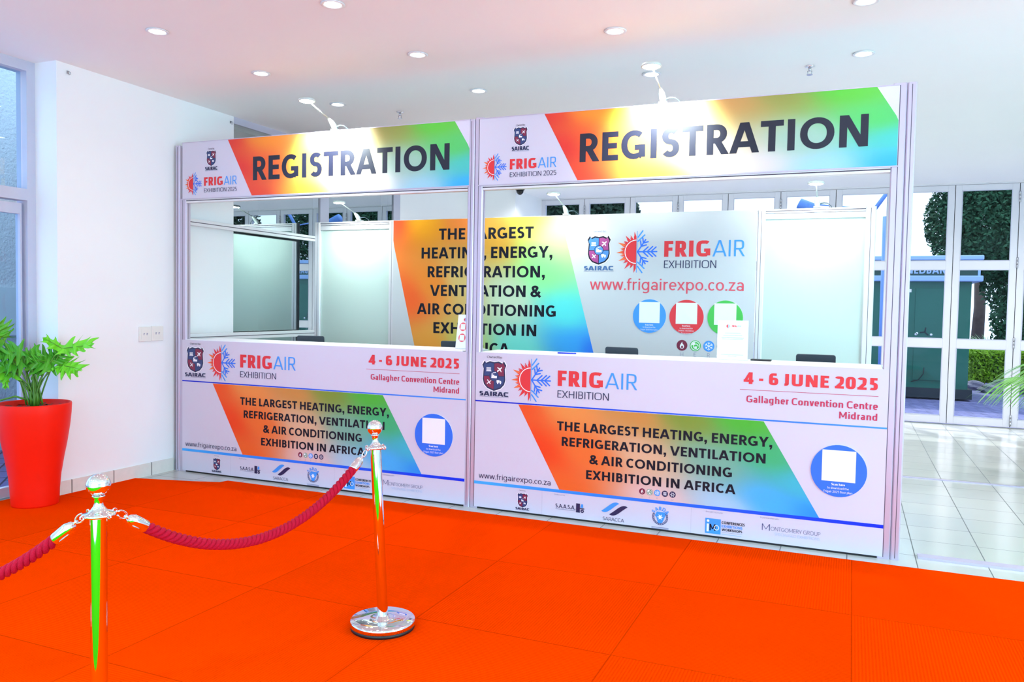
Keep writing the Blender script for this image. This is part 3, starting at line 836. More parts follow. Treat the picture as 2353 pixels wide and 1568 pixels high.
def scan_disc(parent, x, z, r, m, lines, sq, dzsq=.12, capk=.085):
    """round sticker a few millimetres thick; its code field stays a plain white square"""
    mb = MB()
    n = 48
    ring_ = [(x + r * math.cos(2 * PI * i / n), z + r * math.sin(2 * PI * i / n)) for i in range(n)]
    mb.poly(ring_, -.005, 0)
    for i in range(n):
        a, b = ring_[i], ring_[(i + 1) % n]
        mb.add([(a[0], -.005, a[1]), (b[0], -.005, b[1]), (b[0], -.0005, b[1]), (a[0], -.0005, a[1])], [(0, 1, 2, 3)], 1)
    o = mb.build('scan_disc', [m, 'white'], parent)
    mq = MB(); cz = z + r * dzsq
    mq.poly([(x - sq / 2, cz - sq / 2), (x + sq / 2, cz - sq / 2), (x + sq / 2, cz + sq / 2), (x - sq / 2, cz + sq / 2)], -.0058, 0)
    mq.build('white_square', 'white', o, fix=False)
    mt = MB()
    for i, s in enumerate(lines):
        text(mt, s, x, None, cz - sq / 2 - r * (.155 + .142 * i), r * capk * (1.05 if i == 0 else 1), LATO if i == 0 else LATO_R, -.0058, 0, align='c')
    mt.build('lettering', 'white', o, fix=False)
    return o

# ------------------------------------------------------------------ setting
struct(box('floor', -0.45, 9.5, -8.0, 6.2, -0.05, 0.0, 'tile'))
struct(box('ceiling', -0.45, 9.5, -8.0, 6.32, 2.855, 3.0, 'ceiling'))
XW = -0.1
struct(box('wall_left', -0.36, XW, -0.97, 0.66, 0, 2.855, 'wall'))
struct(box('wall_far_left', -0.36, XW, 3.36, 5.18, 0, 2.855, 'wall'))
struct(box('wall_back', -0.36, 0.566, 5.18, 6.24, 0, 2.855, 'wall'))
struct(box('wall_right', 9.5, 9.65, -8.0, 6.3, 0, 2.855, 'wall'))
struct(box('wall_rear_left', -0.45, 0.9, -8.1, -7.95, 0, 2.855, 'wall'))
struct(box('wall_rear_right', 7.8, 9.5, -8.1, -7.95, 0, 2.855, 'wall'))
struct(box('baseboard_left', XW, XW + 0.011, -0.97, 0.0, 0, 0.097, 'skirting'))
struct(box('trim_1', 5.075, 9.5, 0.088, 0.158, 0.0, 0.012, 'alu'))
struct(box('trim_2', 5.02, 9.5, 2.44, 2.475, 0.0, 0.006, 'alu'))

# reflective glazing in the line of the left wall, behind the stand
def window_frame_glass(name, frames, panes, fm, gm, x0, x1, xg):
    mb = MB()
    for (y0, y1, z0, z1) in frames: mb.box(x0, x1, y0, y1, z0, z1)
    root = struct(mb.build(name, fm))
    for (y0, y1, z0, z1) in panes:
        g = MB(); g.add([(xg, y0, z0), (xg, y1, z0), (xg, y1, z1), (xg, y0, z1)], [(0, 1, 2, 3)])
        g.build('pane', gm, root, fix=False)
    return root
window_frame_glass('window_1', [(0.66, 3.36, 2.80, 2.855), (0.66, 3.36, 0.0, 0.10), (1.86, 2.0, 0.1, 2.8), (3.22, 3.36, 0.1, 2.8)],
                   [(0.66, 1.86, 0.1, 2.8), (2.0, 3.22, 0.1, 2.8)], 'frame', 'mirror_glass', -0.19, XW - .002, -0.115)
# room behind that glazing, its dimness put into dark wall colour
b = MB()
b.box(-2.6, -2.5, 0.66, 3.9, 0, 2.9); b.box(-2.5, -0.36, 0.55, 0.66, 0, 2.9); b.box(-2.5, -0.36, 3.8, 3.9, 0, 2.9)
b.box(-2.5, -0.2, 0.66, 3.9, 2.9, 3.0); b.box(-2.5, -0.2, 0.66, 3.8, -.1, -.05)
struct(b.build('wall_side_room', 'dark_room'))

# glazed side door beside the potted plant
window_frame_glass('door_1', [(-1.03, -0.97, 0, 2.855), (-4.6, -1.03, 1.95, 2.025), (-4.6, -1.03, 2.79, 2.855), (-4.6, -4.52, 0, 2.79), (-2.86, -2.8, 0, 2.8)],
                   [(-2.8, -1.035, 2.025, 2.79), (-4.52, -2.86, 2.025, 2.79)], 'frame', 'side_glass', -0.40, -0.30, -0.35)
for k, (ya, yb) in enumerate(((-2.78, -1.05), (-4.5, -2.88))):
    mb = MB()
    mb.box(-.372, -.328, ya, yb, 1.86, 1.93); mb.box(-.372, -.328, ya, yb, 0.012, 0.075)
    mb.box(-.372, -.328, ya, ya + .012, .075, 1.86); mb.box(-.372, -.328, yb - .012, yb, .075, 1.86)
    r = struct(mb.build('door_%d' % (k + 2), 'frame'))
    g = MB(); g.add([(-.35, ya + .012, .075), (-.35, yb - .012, .075), (-.35, yb - .012, 1.86), (-.35, ya + .012, 1.86)], [(0, 1, 2, 3)])
    g.build('pane', 'side_glass', r, fix=False)
    h = MB(); h.tube([(-.29, yb - .12 if k else ya + .12, .9), (-.29, yb - .12 if k else ya + .12, 1.3)], .012)
    for z in (.95, 1.25): h.tube([(-.33, yb - .12 if k else ya + .12, z), (-.29, yb - .12 if k else ya + .12, z)], .008)
    h.build('handle', 'steel', r)

# folding glass doors along the back
DY = 6.15
def make_leaf(name):
    mb = MB(); W = 0.647
    s_ = 0.068
    zs = [0.012, 0.10, 0.915, 1.02, 1.842, 1.944, 2.768, 2.836]
    mb.box(0, s_, 0, .05, .012, 2.836); mb.box(W - s_, W, 0, .05, .012, 2.836)
    for a, b_ in ((0, 1), (2, 3), (4, 5), (6, 7)): mb.box(s_, W - s_, 0, .05, zs[a], zs[b_])
    r = mb.build(name, 'door', None, bevel=.002)
    for a, b_ in ((1, 2), (3, 4), (5, 6)):
        g = MB(); g.add([(s_, .025, zs[a]), (W - s_, .025, zs[a]), (W - s_, .025, zs[b_]), (s_, .025, zs[b_])], [(0, 1, 2, 3)])
        g.build('pane', 'pane', r, fix=False)
        f = MB(); e = .008
        f.box(s_, s_ + e, -.003, .004, zs[a], zs[b_]); f.box(W - s_ - e, W - s_, -.003, .004, zs[a], zs[b_])
        f.box(s_, W - s_, -.003, .004, zs[a], zs[a] + e); f.box(s_, W - s_, -.003, .004, zs[b_] - e, zs[b_])
        f.build('glazing_bead', 'kiosk_trim' if False else 'frame', r)
    q = MB(); q.box(W - .001, W + .0078, .012, .038, .012, 2.836); q.build('seal', 'black', r)
    return r
leaf = make_leaf('door_4')
def hinge(parent, z):
    h = MB()
    for k in range(3): h.lathe([(.011, k * .042), (.011, k * .042 + .038)], 10, (0.6525, -.006, z))
    h.build('hinge', 'steel', parent)
def handle(parent):
    h = MB(); h.box(.58, .604, -.012, 0, .98, 1.2); h.tube([(.592, -.01, 1.12), (.592, -.04, 1.12), (.592, -.045, 1.02)], .007)
    h.build('handle', 'alu_white', parent)
for i in range(13):
    d = leaf if i == 0 else copy_tree(leaf)
    d.name = 'door_%d' % (4 + i)
    d.location = (0.557 + 0.654 * i, DY, 0)
    struct(d)
for i in range(13):
    d = bpy.data.objects['door_%d' % (4 + i)]
    if i % 2 == 0:
        for z in (.03, .93, 1.86, 2.62): hinge(d, z)
    if i == 9: handle(d)
struct(box('trim_3', 0.566, 9.5, DY - .01, DY + .08, 2.838, 2.856, 'door'))

# carpet with its stepped front edge
cp = [(-0.29, -3.92), (6.3, -3.92), (6.3, -0.113), (0.555, -0.119), (0.54, -0.185), (0.345, -0.25), (-0.089, -0.36), (-0.089, -0.98), (-0.29, -0.98)]
mb = MB()
n = len(cp)
mb.add([(x, y, 0.0005) for x, y in cp] + [(x, y, 0.007) for x, y in cp],
       [tuple(range(n))[::-1], tuple(range(n, 2 * n))] + [(i, (i + 1) % n, n + (i + 1) % n, n + i) for i in range(n)])
tag(mb.build('carpet', 'carpet'), 'bright orange ribbed carpet laid in square tiles in front of the registration counters', 'carpet')

M['green_carpet'] = noisy('green_ribbed_carpet', rgb(52, 140, 8), rgb(62, 156, 12), 240, 0.95, spec=0.0)
tag(box('carpet', -0.25, 6.3, -5.6, -3.925, .0005, .007, 'green_carpet'), 'bright green carpet laid behind the orange one, mirrored in the chrome posts', 'carpet')

# ------------------------------------------------------------------ exhibition stand: frame
PW = 2.414; GAP = 0.07
ZT, ZF = 2.5, 2.084
YB = 1.67
fr = thing('stand_frame', 'silver aluminium post and beam frame carrying both registration bays', 'exhibition frame', (0, 0, 0))
def post(x0, x1, y0, y1, z1, mname='alu'):
    mb = MB(); c = .006
    pts = [(x0 + c, y0), (x1 - c, y0), (x1, y0 + c), (x1, y1 - c), (x1 - c, y1), (x0 + c, y1), (x0, y1 - c), (x0, y0 + c)]
    mb.add([(x, y, 0) for x, y in pts] + [(x, y, z1) for x, y in pts],
           [tuple(range(8))[::-1], tuple(range(8, 16))] + [(i, (i + 1) % 8, 8 + (i + 1) % 8, 8 + i) for i in range(8)])
    # shadow grooves of the profile on its four sides
    xm = (x0 + x1) / 2; ym = (y0 + y1) / 2
    mb.box(xm - .0016, xm + .0016, y0 - .0004, y0 + .001, 0.01, z1 - .01, 1)
    mb.box(x0 - .0004, x0 + .001, ym - .0015, ym + .0015, 0.01, z1 - .01, 1)
    mb.box(x1 - .001, x1 + .0004, ym - .0015, ym + .0015, 0.01, z1 - .01, 1)
    return mb.build('post', [mname, 'groove'], fr, fix=False)
for (a, b_, z1) in [(-.075, -.034, ZT - .012), (-.034, .032, ZF), (PW - .012, PW + GAP / 2 - .001, ZT + .004), (PW + GAP / 2 + .001, PW + GAP + .024, ZT + .012),
                    (2 * PW + GAP - .03, 2 * PW + GAP + .036, ZT + .012), (2 * PW + GAP + .038, 2 * PW + GAP + .082, ZT + .012)]:
    post(a, b_, .004, .054, z1)
XR = 2 * PW + GAP
for (a, b_) in [(-.012, .05), (.805, .865), (4.03, 4.085), (4.775, 4.845)]:
    post(a, b_, YB - .02, YB + .03, 2.075, 'alu_white')
def beam(x0, x1, y0, y1, z0, z1, mname='alu_white', groove=True, axis='x'):
    mb = MB(); mb.box(x0, x1, y0, y1, z0, z1)
    if groove:
        zm = (z0 + z1) / 2
        if axis == 'x': mb.box(x0, x1, y0 - .0006, y0 + .001, zm - .003, zm + .003, 1)
        else: mb.box(x1 - .001, x1 + .0006, y0, y1, zm - .003, zm + .003, 1)
    return mb.build('beam', [mname, 'groove'], fr, bevel=.002, fix=False)
beam(.032, PW - .012, .006, .05, ZF - .032, ZF, 'alu_white')
beam(PW + GAP + .024, XR - .03, .006, .05, ZF - .032, ZF, 'alu_white')
beam(-.045, -.005, .054, YB - .02, 1.896, 1.945, 'alu_white', axis='y')
beam(-.045, -.005, .054, YB - .02, 1.0, 1.055, 'alu_white', axis='y')
for (a, b_) in [(.05, .805), (.865, 4.03), (4.085, 4.775)]:
    beam(a, b_, YB - .016, YB + .02, 2.045, 2.075)
for (a, b_) in [(.05, .805), (4.085, 4.775)]:
    beam(a, b_, YB - .016, YB + .02, 2.0, 2.04, groove=False)

# white infill boards at both ends of the back wall
for (a, b_, lab) in [(.05, .805, 'plain white infill board between the reflective glazing and the printed backdrop'),
                     (4.085, 4.775, 'plain white infill board beside the printed backdrop near the folding doors')]:
    t = thing('infill_board', lab, 'panel', (0, 0, 0), 0, 'white infill boards of the stand back wall')
    box('board', a, b_, YB + .002, YB + .008, .03, 2.0, 'infill', t)
    mb = MB(); mb.box(a, b_, YB - .016, YB + .02, 0, .03); mb.build('bottom_rail', 'alu_white', t)

# ------------------------------------------------------------------ fascia boards
def fascia(x, lab):
    t = thing('fascia_board', lab, 'sign', (x, 0, ZF), 0, 'registration fascia boards')
    box('panel', 0, PW, 0, .0035, 0, ZT - ZF, 'vinyl', t)
    o = MB(); o.box(-.004, PW + .004, -.002, .004, -.006, 0, 0); o.box(-.004, PW + .004, -.002, .004, ZT - ZF, ZT - ZF + .005, 0)
    o.build('edge_trim', 'alu', t)
    zz = ZT - ZF
    # colour sweep with the corner cut off by the white wedge
    cut = lambda z: PW - 0.001 if z < .243 else PW - .001 - (z - .243) / (zz - .243) * .107
    band(t, (.439, zz), (PW - .001, zz), (PW - .001, 0.001), (.661, 0.001), FASCIA, cut=cut, m='gradient_gloss')
    mb = MB(); text(mb, 'REGISTRATION', .672, 2.271, .109, .170, LATO, -.0018)
    mb.build('lettering', 'gloss_ink', t, fix=False)
    shield_emblem(t, .236, .328, .233, .347, wx=(.224, .342), wz=(.203, .228), owned=(.253, .312, .354, .012))
    event_logo(t, (.107, .107), .083, (.213, .392), (.402, .523), .088, .0635, (.214, .523), .040, .029, True)
    return t
FASCIA = [(0, .5, 226, 40, 34), (0, 1, 226, 46, 34), (0, 0, 236, 66, 36), (.12, .5, 238, 100, 34), (.16, 1, 242, 140, 30), (.25, 0, 246, 140, 40), (.34, .5, 246, 190, 60), (.4, 1, 236, 170, 90),
          (.5, .3, 236, 210, 180), (.6, 1, 206, 150, 84), (.6, .1, 226, 216, 220), (.75, 1, 150, 150, 70), (.75, .4, 160, 196, 180), (.8, 0, 160, 210, 230), (.9, 1, 82, 190, 50), (.95, .6, 80, 196, 96),
          (1, .35, 70, 196, 190), (1, 0, 40, 170, 240)]
fascia(0, 'printed registration fascia board over the counter nearer the white wall and red planter')
fascia(PW + GAP, 'printed registration fascia board over the counter nearer the floor track and folding doors')

# ------------------------------------------------------------------ counters
def counter(x, lab):
    t = thing('registration_counter', lab, 'counter', (x, 0, 0), 0, 'printed registration counters')
    box('front_panel', 0, PW, 0, .004, .012, 1.014, 'vinyl', t)
    box('countertop', .031, PW - .031, .0045, .36, .999, 1.018, 'white', t, bevel=.002)
    for a in (0, PW - .03): box('side_panel', a, a + .03, .056, .34, .0, 1.0165, 'infill', t)
    box('work_shelf', .031, PW - .031, .362, .86, .814, .839, 'white', t)
    for a in (.05, PW - .09): box('leg', a, a + .04, .80, .84, 0, .814, 'alu', t)
    box('plinth_or_gap_shade', 0, PW, .006, .02, 0, .012, 'black', t)  # black strip put in for the dark gap under the panel
    # print
    band(t, (.300, .694), (1.787, .694), (2.096, .180), (.586, .180), BAND)
    stripe(t, 0, PW, .701, .701, .0085, (16, 26, 200), (70, 156, 246), 'stripe')
    stripe(t, 0, PW, .171, .174, .019, (70, 176, 250), (10, 44, 226), 'stripe')
    for s, a, b_, z, c in [('THE LARGEST HEATING, ENERGY,', .562, 1.837, .551, .0565), ('REFRIGERATION, VENTILATION', .595, 1.804, .4565, .0555),
                           ('& AIR CONDITIONING', .775, 1.623, .3595, .0565), ('EXHIBITION IN AFRICA', .757, 1.646, .2655, .055)]:
        mb = MB(); text(mb, s, a, b_, z, c, LATO); mb.build('slogan_lettering', 'ink', t, fix=False)
    shield_emblem(t, .045, .213, .77, .962, wx=(.028, .233), wz=(.737, .766), owned=(.078, .184, .98, .0145))
    event_logo(t, (.381, .854), .133, (.561, .850), (.864, 1.061), .827, .0955, (.561, .889), .7545, .0445)
    mb = MB()
    text(mb, '4 - 6 JUNE 2025', 1.672, 2.362, .900, .066, TECH_B)
    mb.poly([(1.653, .8655), (2.367, .867), (2.367, .8695), (1.653, .868)], -.0016, 1)
    text(mb, 'Gallagher Convention Centre', 1.690, 2.366, .796, .0385, TECH_M, m=1)
    text(mb, 'Midrand', 2.177, 2.365, .738, .0375, TECH_M, m=1)
    mb.build('date_lettering', ['red', 'crimson'], t, fix=False)
    mb = MB(); text(mb, 'www.frigairexpo.co.za', .032, .527, .201, .036, LATO_R)
    mb.build('web_address', 'navy', t, fix=False)
    topic_icons(t, [1.107 + .0453 * i for i in range(5)], .226, .0185, .188, .011)
    scan_disc(t, 2.184, .452, .142, 'blue', ['Scan here', 'to download the', 'Frigair 2025 floor plan'], .17, .19)
    # sponsors along the foot
    shield_emblem(t, .306, .376, .041, .132, icons=True, wx=(.294, .388), wz=(.026, .040), owned=(.316, .362, .146, .0065))
    mb = MB()
    for xx in (.472, 1.399):
        for k in range(26): mb.poly([(xx - .0008, .012 + k * .0058), (xx + .0008, .012 + k * .0058), (xx + .0008, .0145 + k * .0058), (xx - .0008, .0145 + k * .0058)], -.0016, 3)
    text(mb, 'Endorsed by:', .554, .625, .146, .0075, LATO_R, m=3)
    text(mb, 'S.A.A.S.A.', .563, .692, .068, .024, TECH_M, m=0)
    mb.poly([(.563, .059), (.693, .059), (.693, .0615), (.563, .0615)], -.0016, 3)
    mb.poly([(.697, .052), (.722, .052), (.722, .108), (.697, .108)], -.0016, 0)
    mb.poly([(.722, .075), (.75, .075), (.75, .081), (.722, .081)], -.0016, 0); mb.poly([(.724, .084), (.742, .084), (.742, .106), (.73, .106)], -.0016, 2)
    ring(mb, .737, .063, .004, .011, -.0016, 0, 0, 360, 12)
    # two swooshes
    def swoosh(ox, oz, sx, m):
        up = []; lo = []
        for i in range(15):
            u = i / 14
            zc = .027 * math.sin((u - .5) * PI); th = .017 * math.sin(PI * u) ** .8
            up.append((ox + u * sx, oz + zc + th)); lo.append((ox + u * sx, oz + zc - th))
        for i in range(14): mb.poly([lo[i], lo[i + 1], up[i + 1], up[i]], -.0016, m)
    swoosh(.858, .108, .11, 2); swoosh(.908, .092, .113, 0)
    text(mb, 'SARACCA', .868, 1.001, .025, .0215, LATO_R, m=0)
    # ring of links with a blue shape and arched word
    cx, cz = 1.2185, .084
    ring(mb, cx, cz, .036, .039, -.0016, 4, 150, 390, 30); ring(mb, cx, cz, .044, .047, -.0016, 4, 150, 390, 30)
    for k in range(17):
        a = math.radians(150 + k * 15); bar(mb, (cx + .037 * math.cos(a), cz + .037 * math.sin(a)), (cx + .046 * math.cos(a + .14), cz + .046 * math.sin(a + .14)), .003, -.0016, 4, False)
    mb.poly([(cx - .032, cz + .008), (cx - .022, cz - .004), (cx - .012, cz - .036), (cx + .002, cz - .04), (cx + .014, cz - .03), (cx + .032, cz + .012), (cx + .03, cz + .03), (cx - .02, cz + .032)], -.0015, 2)
    for k in range(6):
        a = k * PI / 3
        mb.poly([(cx, cz), (cx + .008 * math.cos(a - .5), cz + .008 * math.sin(a - .5)), (cx + .019 * math.cos(a), cz + .019 * math.sin(a)), (cx + .008 * math.cos(a + .5), cz + .008 * math.sin(a + .5))], -.0018, 5)
    for k, ch in enumerate('SARDA'):
        ps, W, l, r_ = LATO.glyph(ch)
        a = math.radians(142 - 26 * k); sc = .022
        ox, oz = cx + .040 * math.cos(a), cz + .040 * math.sin(a); ta = a - PI / 2
        for p in ps:
            mb.poly([(ox + ((u - W / 2) * math.cos(ta) - v * math.sin(ta)) * sc, oz + ((u - W / 2) * math.sin(ta) + v * math.cos(ta)) * sc) for u, v in p], -.002, 2)
    for k in range(2): mb.poly([(1.168, .012 + k * .008), (1.27, .012 + k * .008), (1.27, .016 + k * .008), (1.168, .016 + k * .008)], -.0016, 3)
    text(mb, 'Brought to you by:', 1.483, 1.58, .146, .0085, LATO_R, m=3)
    mb.poly([(1.481, .024), (1.569, .024), (1.569, .112), (1.481, .112)], -.0015, 2)
    bar(mb, (1.496, .034), (1.496, .08), .012, -.0017, 5, False); disc(mb, 1.497, .097, .0075, -.0017, 5, 16)
    text(mb, 'M', 1.506, 1.54, .042, .038, LATO, -.0017, 6); ring(mb, 1.546, .061, .011, .0145, -.0017, 5, 0, 360, 20)
    text(mb, 'CONFERENCES', 1.574, 1.702, .0875, .0155, LATO, m=6)
    text(mb, 'EXHIBITIONS', 1.574, 1.690, .067, .0155, LATO, m=2)
    text(mb, 'WORKSHOPS', 1.575, 1.689, .047, .0145, LATO, m=6)
    mb.poly([(1.575, .038), (1.69, .038), (1.69, .0392), (1.575, .0392)], -.0016, 3); mb.poly([(1.575, .026), (1.685, .026), (1.685, .0295), (1.575, .0295)], -.0016, 7)
    text(mb, 'In partnership with:', 1.785, 1.886, .147, .0085, LATO_R, m=3)
    text(mb, 'M', 1.796, 1.838, .080, .037, THIN, m=4)
    text(mb, 'ONTGOMERY GROUP', 1.843, 2.103, .0825, .022, THIN, m=4)
    text(mb, 'SPECIALISED EXHIBITIONS', 1.864, 2.101, .058, .015, THIN, m=7)
    mb.build('sponsor_logos', ['navy', 'red', 'sky', 'grey', 'shield_blue', 'white', 'ink', 'pale'], t, fix=False)
    return t
counter(0, 'white printed registration counter beside the white wall and its skirting')
counter(PW + GAP, 'white printed registration counter beside the metal floor track')

# ------------------------------------------------------------------ printed backdrop
def backdrop():
    x0, x1, z1 = .872, 4.03, 2.068
    t = thing('printed_backdrop', 'wide printed backdrop with slogan and web address on the stand back wall', 'banner', (x0, 1.62, 0))
    box('panel', 0, x1 - x0, 0, .012, .05, z1, 'backdrop', t)
    X = lambda v: v - x0
    # the sweep leaves a white wedge at its lower left; its right side slants
    def lft(z): return 0.0 if z > 1.87 else (1.87 - z) / .935 * .233
    def rgt(z): return X(2.466) + (2.066 - z) / 1.12 * .308
    nx, nz = 52, 34; vs = []; fs = []; cols = []
    for j in range(nz + 1):
        z = .06 + (z1 - .061) * j / nz; tt = max(0, (z - .93) / (z1 - .93))
        for i in range(nx + 1):
            s_ = i / nx
            vs.append((lft(z) + (rgt(z) - lft(z)) * s_, -.0009, z))
            acc = [0, 0, 0]; ws = 0
            for a, b, r_, g_, b_ in DROP:
                wt = 1 / ((s_ - a) ** 2 + (.8 * (tt - b)) ** 2 + .004) ** 1.7
                ws += wt; acc[0] += r_ * wt; acc[1] += g_ * wt; acc[2] += b_ * wt
            cols.append([lin(q / ws) for q in acc])
    for j in range(nz):
        for i in range(nx):
            a = j * (nx + 1) + i; fs.append((a, a + 1, a + nx + 2, a + nx + 1))
    me = bpy.data.meshes.new('colour_band'); me.from_pydata(vs, [], fs)
    at = me.color_attributes.new('print', 'FLOAT_COLOR', 'POINT')
    for i, c in enumerate(cols): at.data[i].color = (c[0], c[1], c[2], 1)
    me.materials.append(M['gradient'])
    o = bpy.data.objects.new('colour_band', me); COL.objects.link(o); o.parent = t
    c = .097
    for s, a, b_, z in [('THE LARGEST', 1.336, 2.231, 1.888), ('HEATING, ENERGY,', 1.164, 2.401, 1.7235), ('REFRIGERATION,', 1.228, 2.337, 1.5585), ('VENTILATION &', 1.254, 2.307, 1.394),
                        ('AIR CONDITIONING', 1.125, 2.441, 1.231), ('EXHIBITION IN', 1.293, 2.271, 1.0655), ('AFRICA', 1.53, 2.03, .900)]:
        mb = MB(); text(mb, s, X(a), X(b_), z, c, LATO); mb.build('slogan_lettering', 'ink', t, fix=False)
    shield_emblem(t, X(2.702), X(2.898), 1.663, 1.897, bright=True, wx=(X(2.677), X(2.927)), wz=(1.618, 1.653), owned=(X(2.736), X(2.859), 1.925, .017))
    event_logo(t, (X(3.111), 1.765), .165, (X(3.333), X(3.689)), (X(3.706), X(3.945)), 1.723, .124, (X(3.334), X(3.737)), 1.635, .059)
    mb = MB(); text(mb, 'www.frigairexpo.co.za', X(2.731), X(3.946), 1.461, .092, Glyphs(.125, 2.1))
    mb.build('web_address', mat('coral_ink', rgb(222, 74, 90), .4), t, fix=False)
    L3 = ['Scan here', 'to download the']
    scan_disc(t, X(3.229), 1.256, .133, 'sky', L3 + ['Frigair 2025 floor plan'], .165, .21)
    scan_disc(t, X(3.521), 1.255, .133, 'red', L3 + ['SAIRAC Workshop', 'Programme'], .165, .21)
    scan_disc(t, X(3.815), 1.254, .133, 'green', L3, .165, .21)
    topic_icons(t, [X(3.492 + .103 * i) for i in range(5)], 1.033, .042, .947, .031)
backdrop()

# ------------------------------------------------------------------ arm lamps
def make_lamp():
    t = thing('arm_lamp', '', 'lamp')
    b = MB(); b.box(-.025, .025, -.03, .03, 0, .012); b.build('clamp', 'lamp_body', t, bevel=.002)
    b = MB()
    b.tube([(0, 0, .01), (0, -.02, .03), (0, -.05, .052), (0, -.085, .07)], [.018, .021, .017, .007], 10)
    b.build('bracket', 'lamp_body', t)
    b = MB(); b.tube([(0, -.08, .068), (0, -.31, .135)], .0045, 8); b.build('arm', 'lamp_body', t)
    b = MB(); b.lathe([(.02, .022), (.05, .016), (.056, .006), (.056, 0), (.05, 0)], 28, (0, -.325, .128))
    hd = b.build('lamp_head', 'lamp_body', t)
    b = MB(); b.lathe([(.049, 0), (.04, -.005), (.0, -.007)], 28, (0, -.325, .129)); b.build('diffuser', 'led', hd)
    b = MB(); b.tube([(.015, -.012, .028), (.045, -.02, .034), (.07, -.01, .032), (.095, .006, .012), (.10, .02, -.01)], [.006, .0045, .003, .003, .003], 8); b.build('cable', 'cable', t)
    return t
lamp0 = make_lamp()
LAMPS = [(1.367, .03, ZT + .005, 'pale arm lamp reaching out over the fascia board near the white wall'),
         (3.653, .03, ZT + .005, 'pale arm lamp reaching out over the fascia board near the ceiling sprinkler'),
         (.475, YB, 2.076, 'pale arm lamp clamped above the white infill board beside the reflective glazing'),
         (2.501, YB, 2.076, 'pale arm lamp clamped above the white edge of the printed colour sweep'),
         (4.446, YB, 2.076, 'pale arm lamp clamped above the infill board near the folding doors')]
for i, (x, y, z, lab) in enumerate(LAMPS):
    o = lamp0 if i == 0 else copy_tree(lamp0)
    o.location = (x, y, z)
    tag(o, lab, 'lamp', 'arm lamps clamped to the stand')
    front = y < 1
    light('SPOT', 'arm_lamp_light', (x, y - .325, z + .115), 205 if front else 24 if i == 3 else 42 if i == 2 else 28, (.86, 1.0, .95), target=(x, y, z - (.13 if front else .75)),
          spot_size=math.radians(100 if front else 140), spot_blend=.85, shadow_soft_size=.045)

# ------------------------------------------------------------------ downlights
def make_downlight():
    t = thing('downlight', '', 'ceiling light')
    b = MB(); b.lathe([(.052, 0), (.062, -.001), (.063, -.005), (.056, -.008), (.045, -.006), (.043, 0)], 28, cap=False); b.build('trim_ring', 'alu_white', t)
    b = MB(); b.lathe([(.045, -.001), (.044, -.004), (0.001, -.005)], 24); b.build('diffuser', 'downlight', t)
    return t
dl = make_downlight()
names_row = {-1.17: 'in the outermost visible row', -.29: 'just in front of the fascia boards', .59: 'above the counters', 4.93: 'close to the folding doors'}
XS = [.985, 2.19, 3.444, 4.72]
colw = ['first from the white wall', 'second from the white wall', 'third from the white wall', 'fourth from the white wall']
first = True
for yy in (-1.17, -.29, .59, 4.93):
    for k, xx in enumerate(XS):
        if yy == 4.93 and k == 0: continue
        if yy == -1.17 and k > 1: continue
        o = dl if first else copy_tree(dl)
        first = False
        o.location = (xx, yy, 2.854)
        tag(o, 'recessed downlight %s, %s' % (names_row[yy], colw[k]), 'ceiling light', 'recessed ceiling downlights')
for yy in (-6.2, -4.9, -2.9, -1.17, -.29, .59, 3.0, 4.93):  # beams without a fitting are added fill, bouncing light to ceiling and walls
    for xx in (.985, 2.19, 3.444, 4.72, 6.4, 7.7):
        light('SPOT', 'downlight_or_fill_beam', (xx, yy, 2.84), 78 if yy > 2 else 60 if yy > .5 else 150 if yy < -4 else 6.0, (1.0, .93, .95) if -4 < yy < 0 else (.97, .96, .97) if yy > 0 else (.46, .86, 1.0), rot=(0, 0, 0), spot_size=math.radians(82 if .5 < yy < 1 else 150), spot_blend=1.0, shadow_soft_size=.05)

# sprinklers, camera dome, hooks, sockets
def sprinkler(x, y, lab):
    t = thing('sprinkler', lab, 'sprinkler', (x, y, 2.855), 0, 'ceiling sprinklers')
    b = MB(); b.lathe([(.03, 0), (.03, -.004), (.012, -.008)], 20); b.build('escutcheon', 'chrome', t)
    b = MB(); b.lathe([(.009, -.006), (.009, -.03), (.006, -.032)], 12); b.tube([(-.012, 0, -.03), (-.012, 0, -.052)], .003, 6); b.tube([(.012, 0, -.03), (.012, 0, -.052)], .003, 6)
    b.lathe([(.018, -.052), (.018, -.055)], 16); b.build('sprinkler_head', 'steel', t)
sprinkler(4.412, .755, 'small chrome sprinkler on the ceiling above the fascia board near the folding doors')
sprinkler(1.318, .963, 'small chrome sprinkler on the ceiling above the fascia board near the white wall')
t = thing('dome_camera', 'black dome camera on the ceiling by the back wall corner', 'security camera', (.666, 5.088, 2.855))
b = MB(); b.lathe([(.06, 0), (.06, -.02), (.052, -.026)], 24); b.build('base', 'black', t)
b = MB(); b.lathe([(.05, -.024), (.046, -.05), (.032, -.072), (.012, -.085), (.001, -.087)], 24); b.build('dome', mat('smoked_dome', rgb(10, 10, 14), .08), t)
for y, lab in ((-.888, 'small metal hook on the white wall under the ceiling near the side door'), (.62, 'small metal hook on the white wall under the ceiling by the reflective glazing')):
    t = thing('wall_hook', lab, 'hook', (XW, y, 2.80), 0, 'hooks at the top of the white wall')
    b = MB(); b.box(0, .004, -.008, .008, -.01, .01); b.build('plate', 'steel', t)
    b = MB(); b.tube([(.003, 0, .002), (.018, 0, .002), (.026, 0, -.006), (.022, 0, -.016), (.014, 0, -.017)], .003, 8); b.build('hook', 'steel', t)
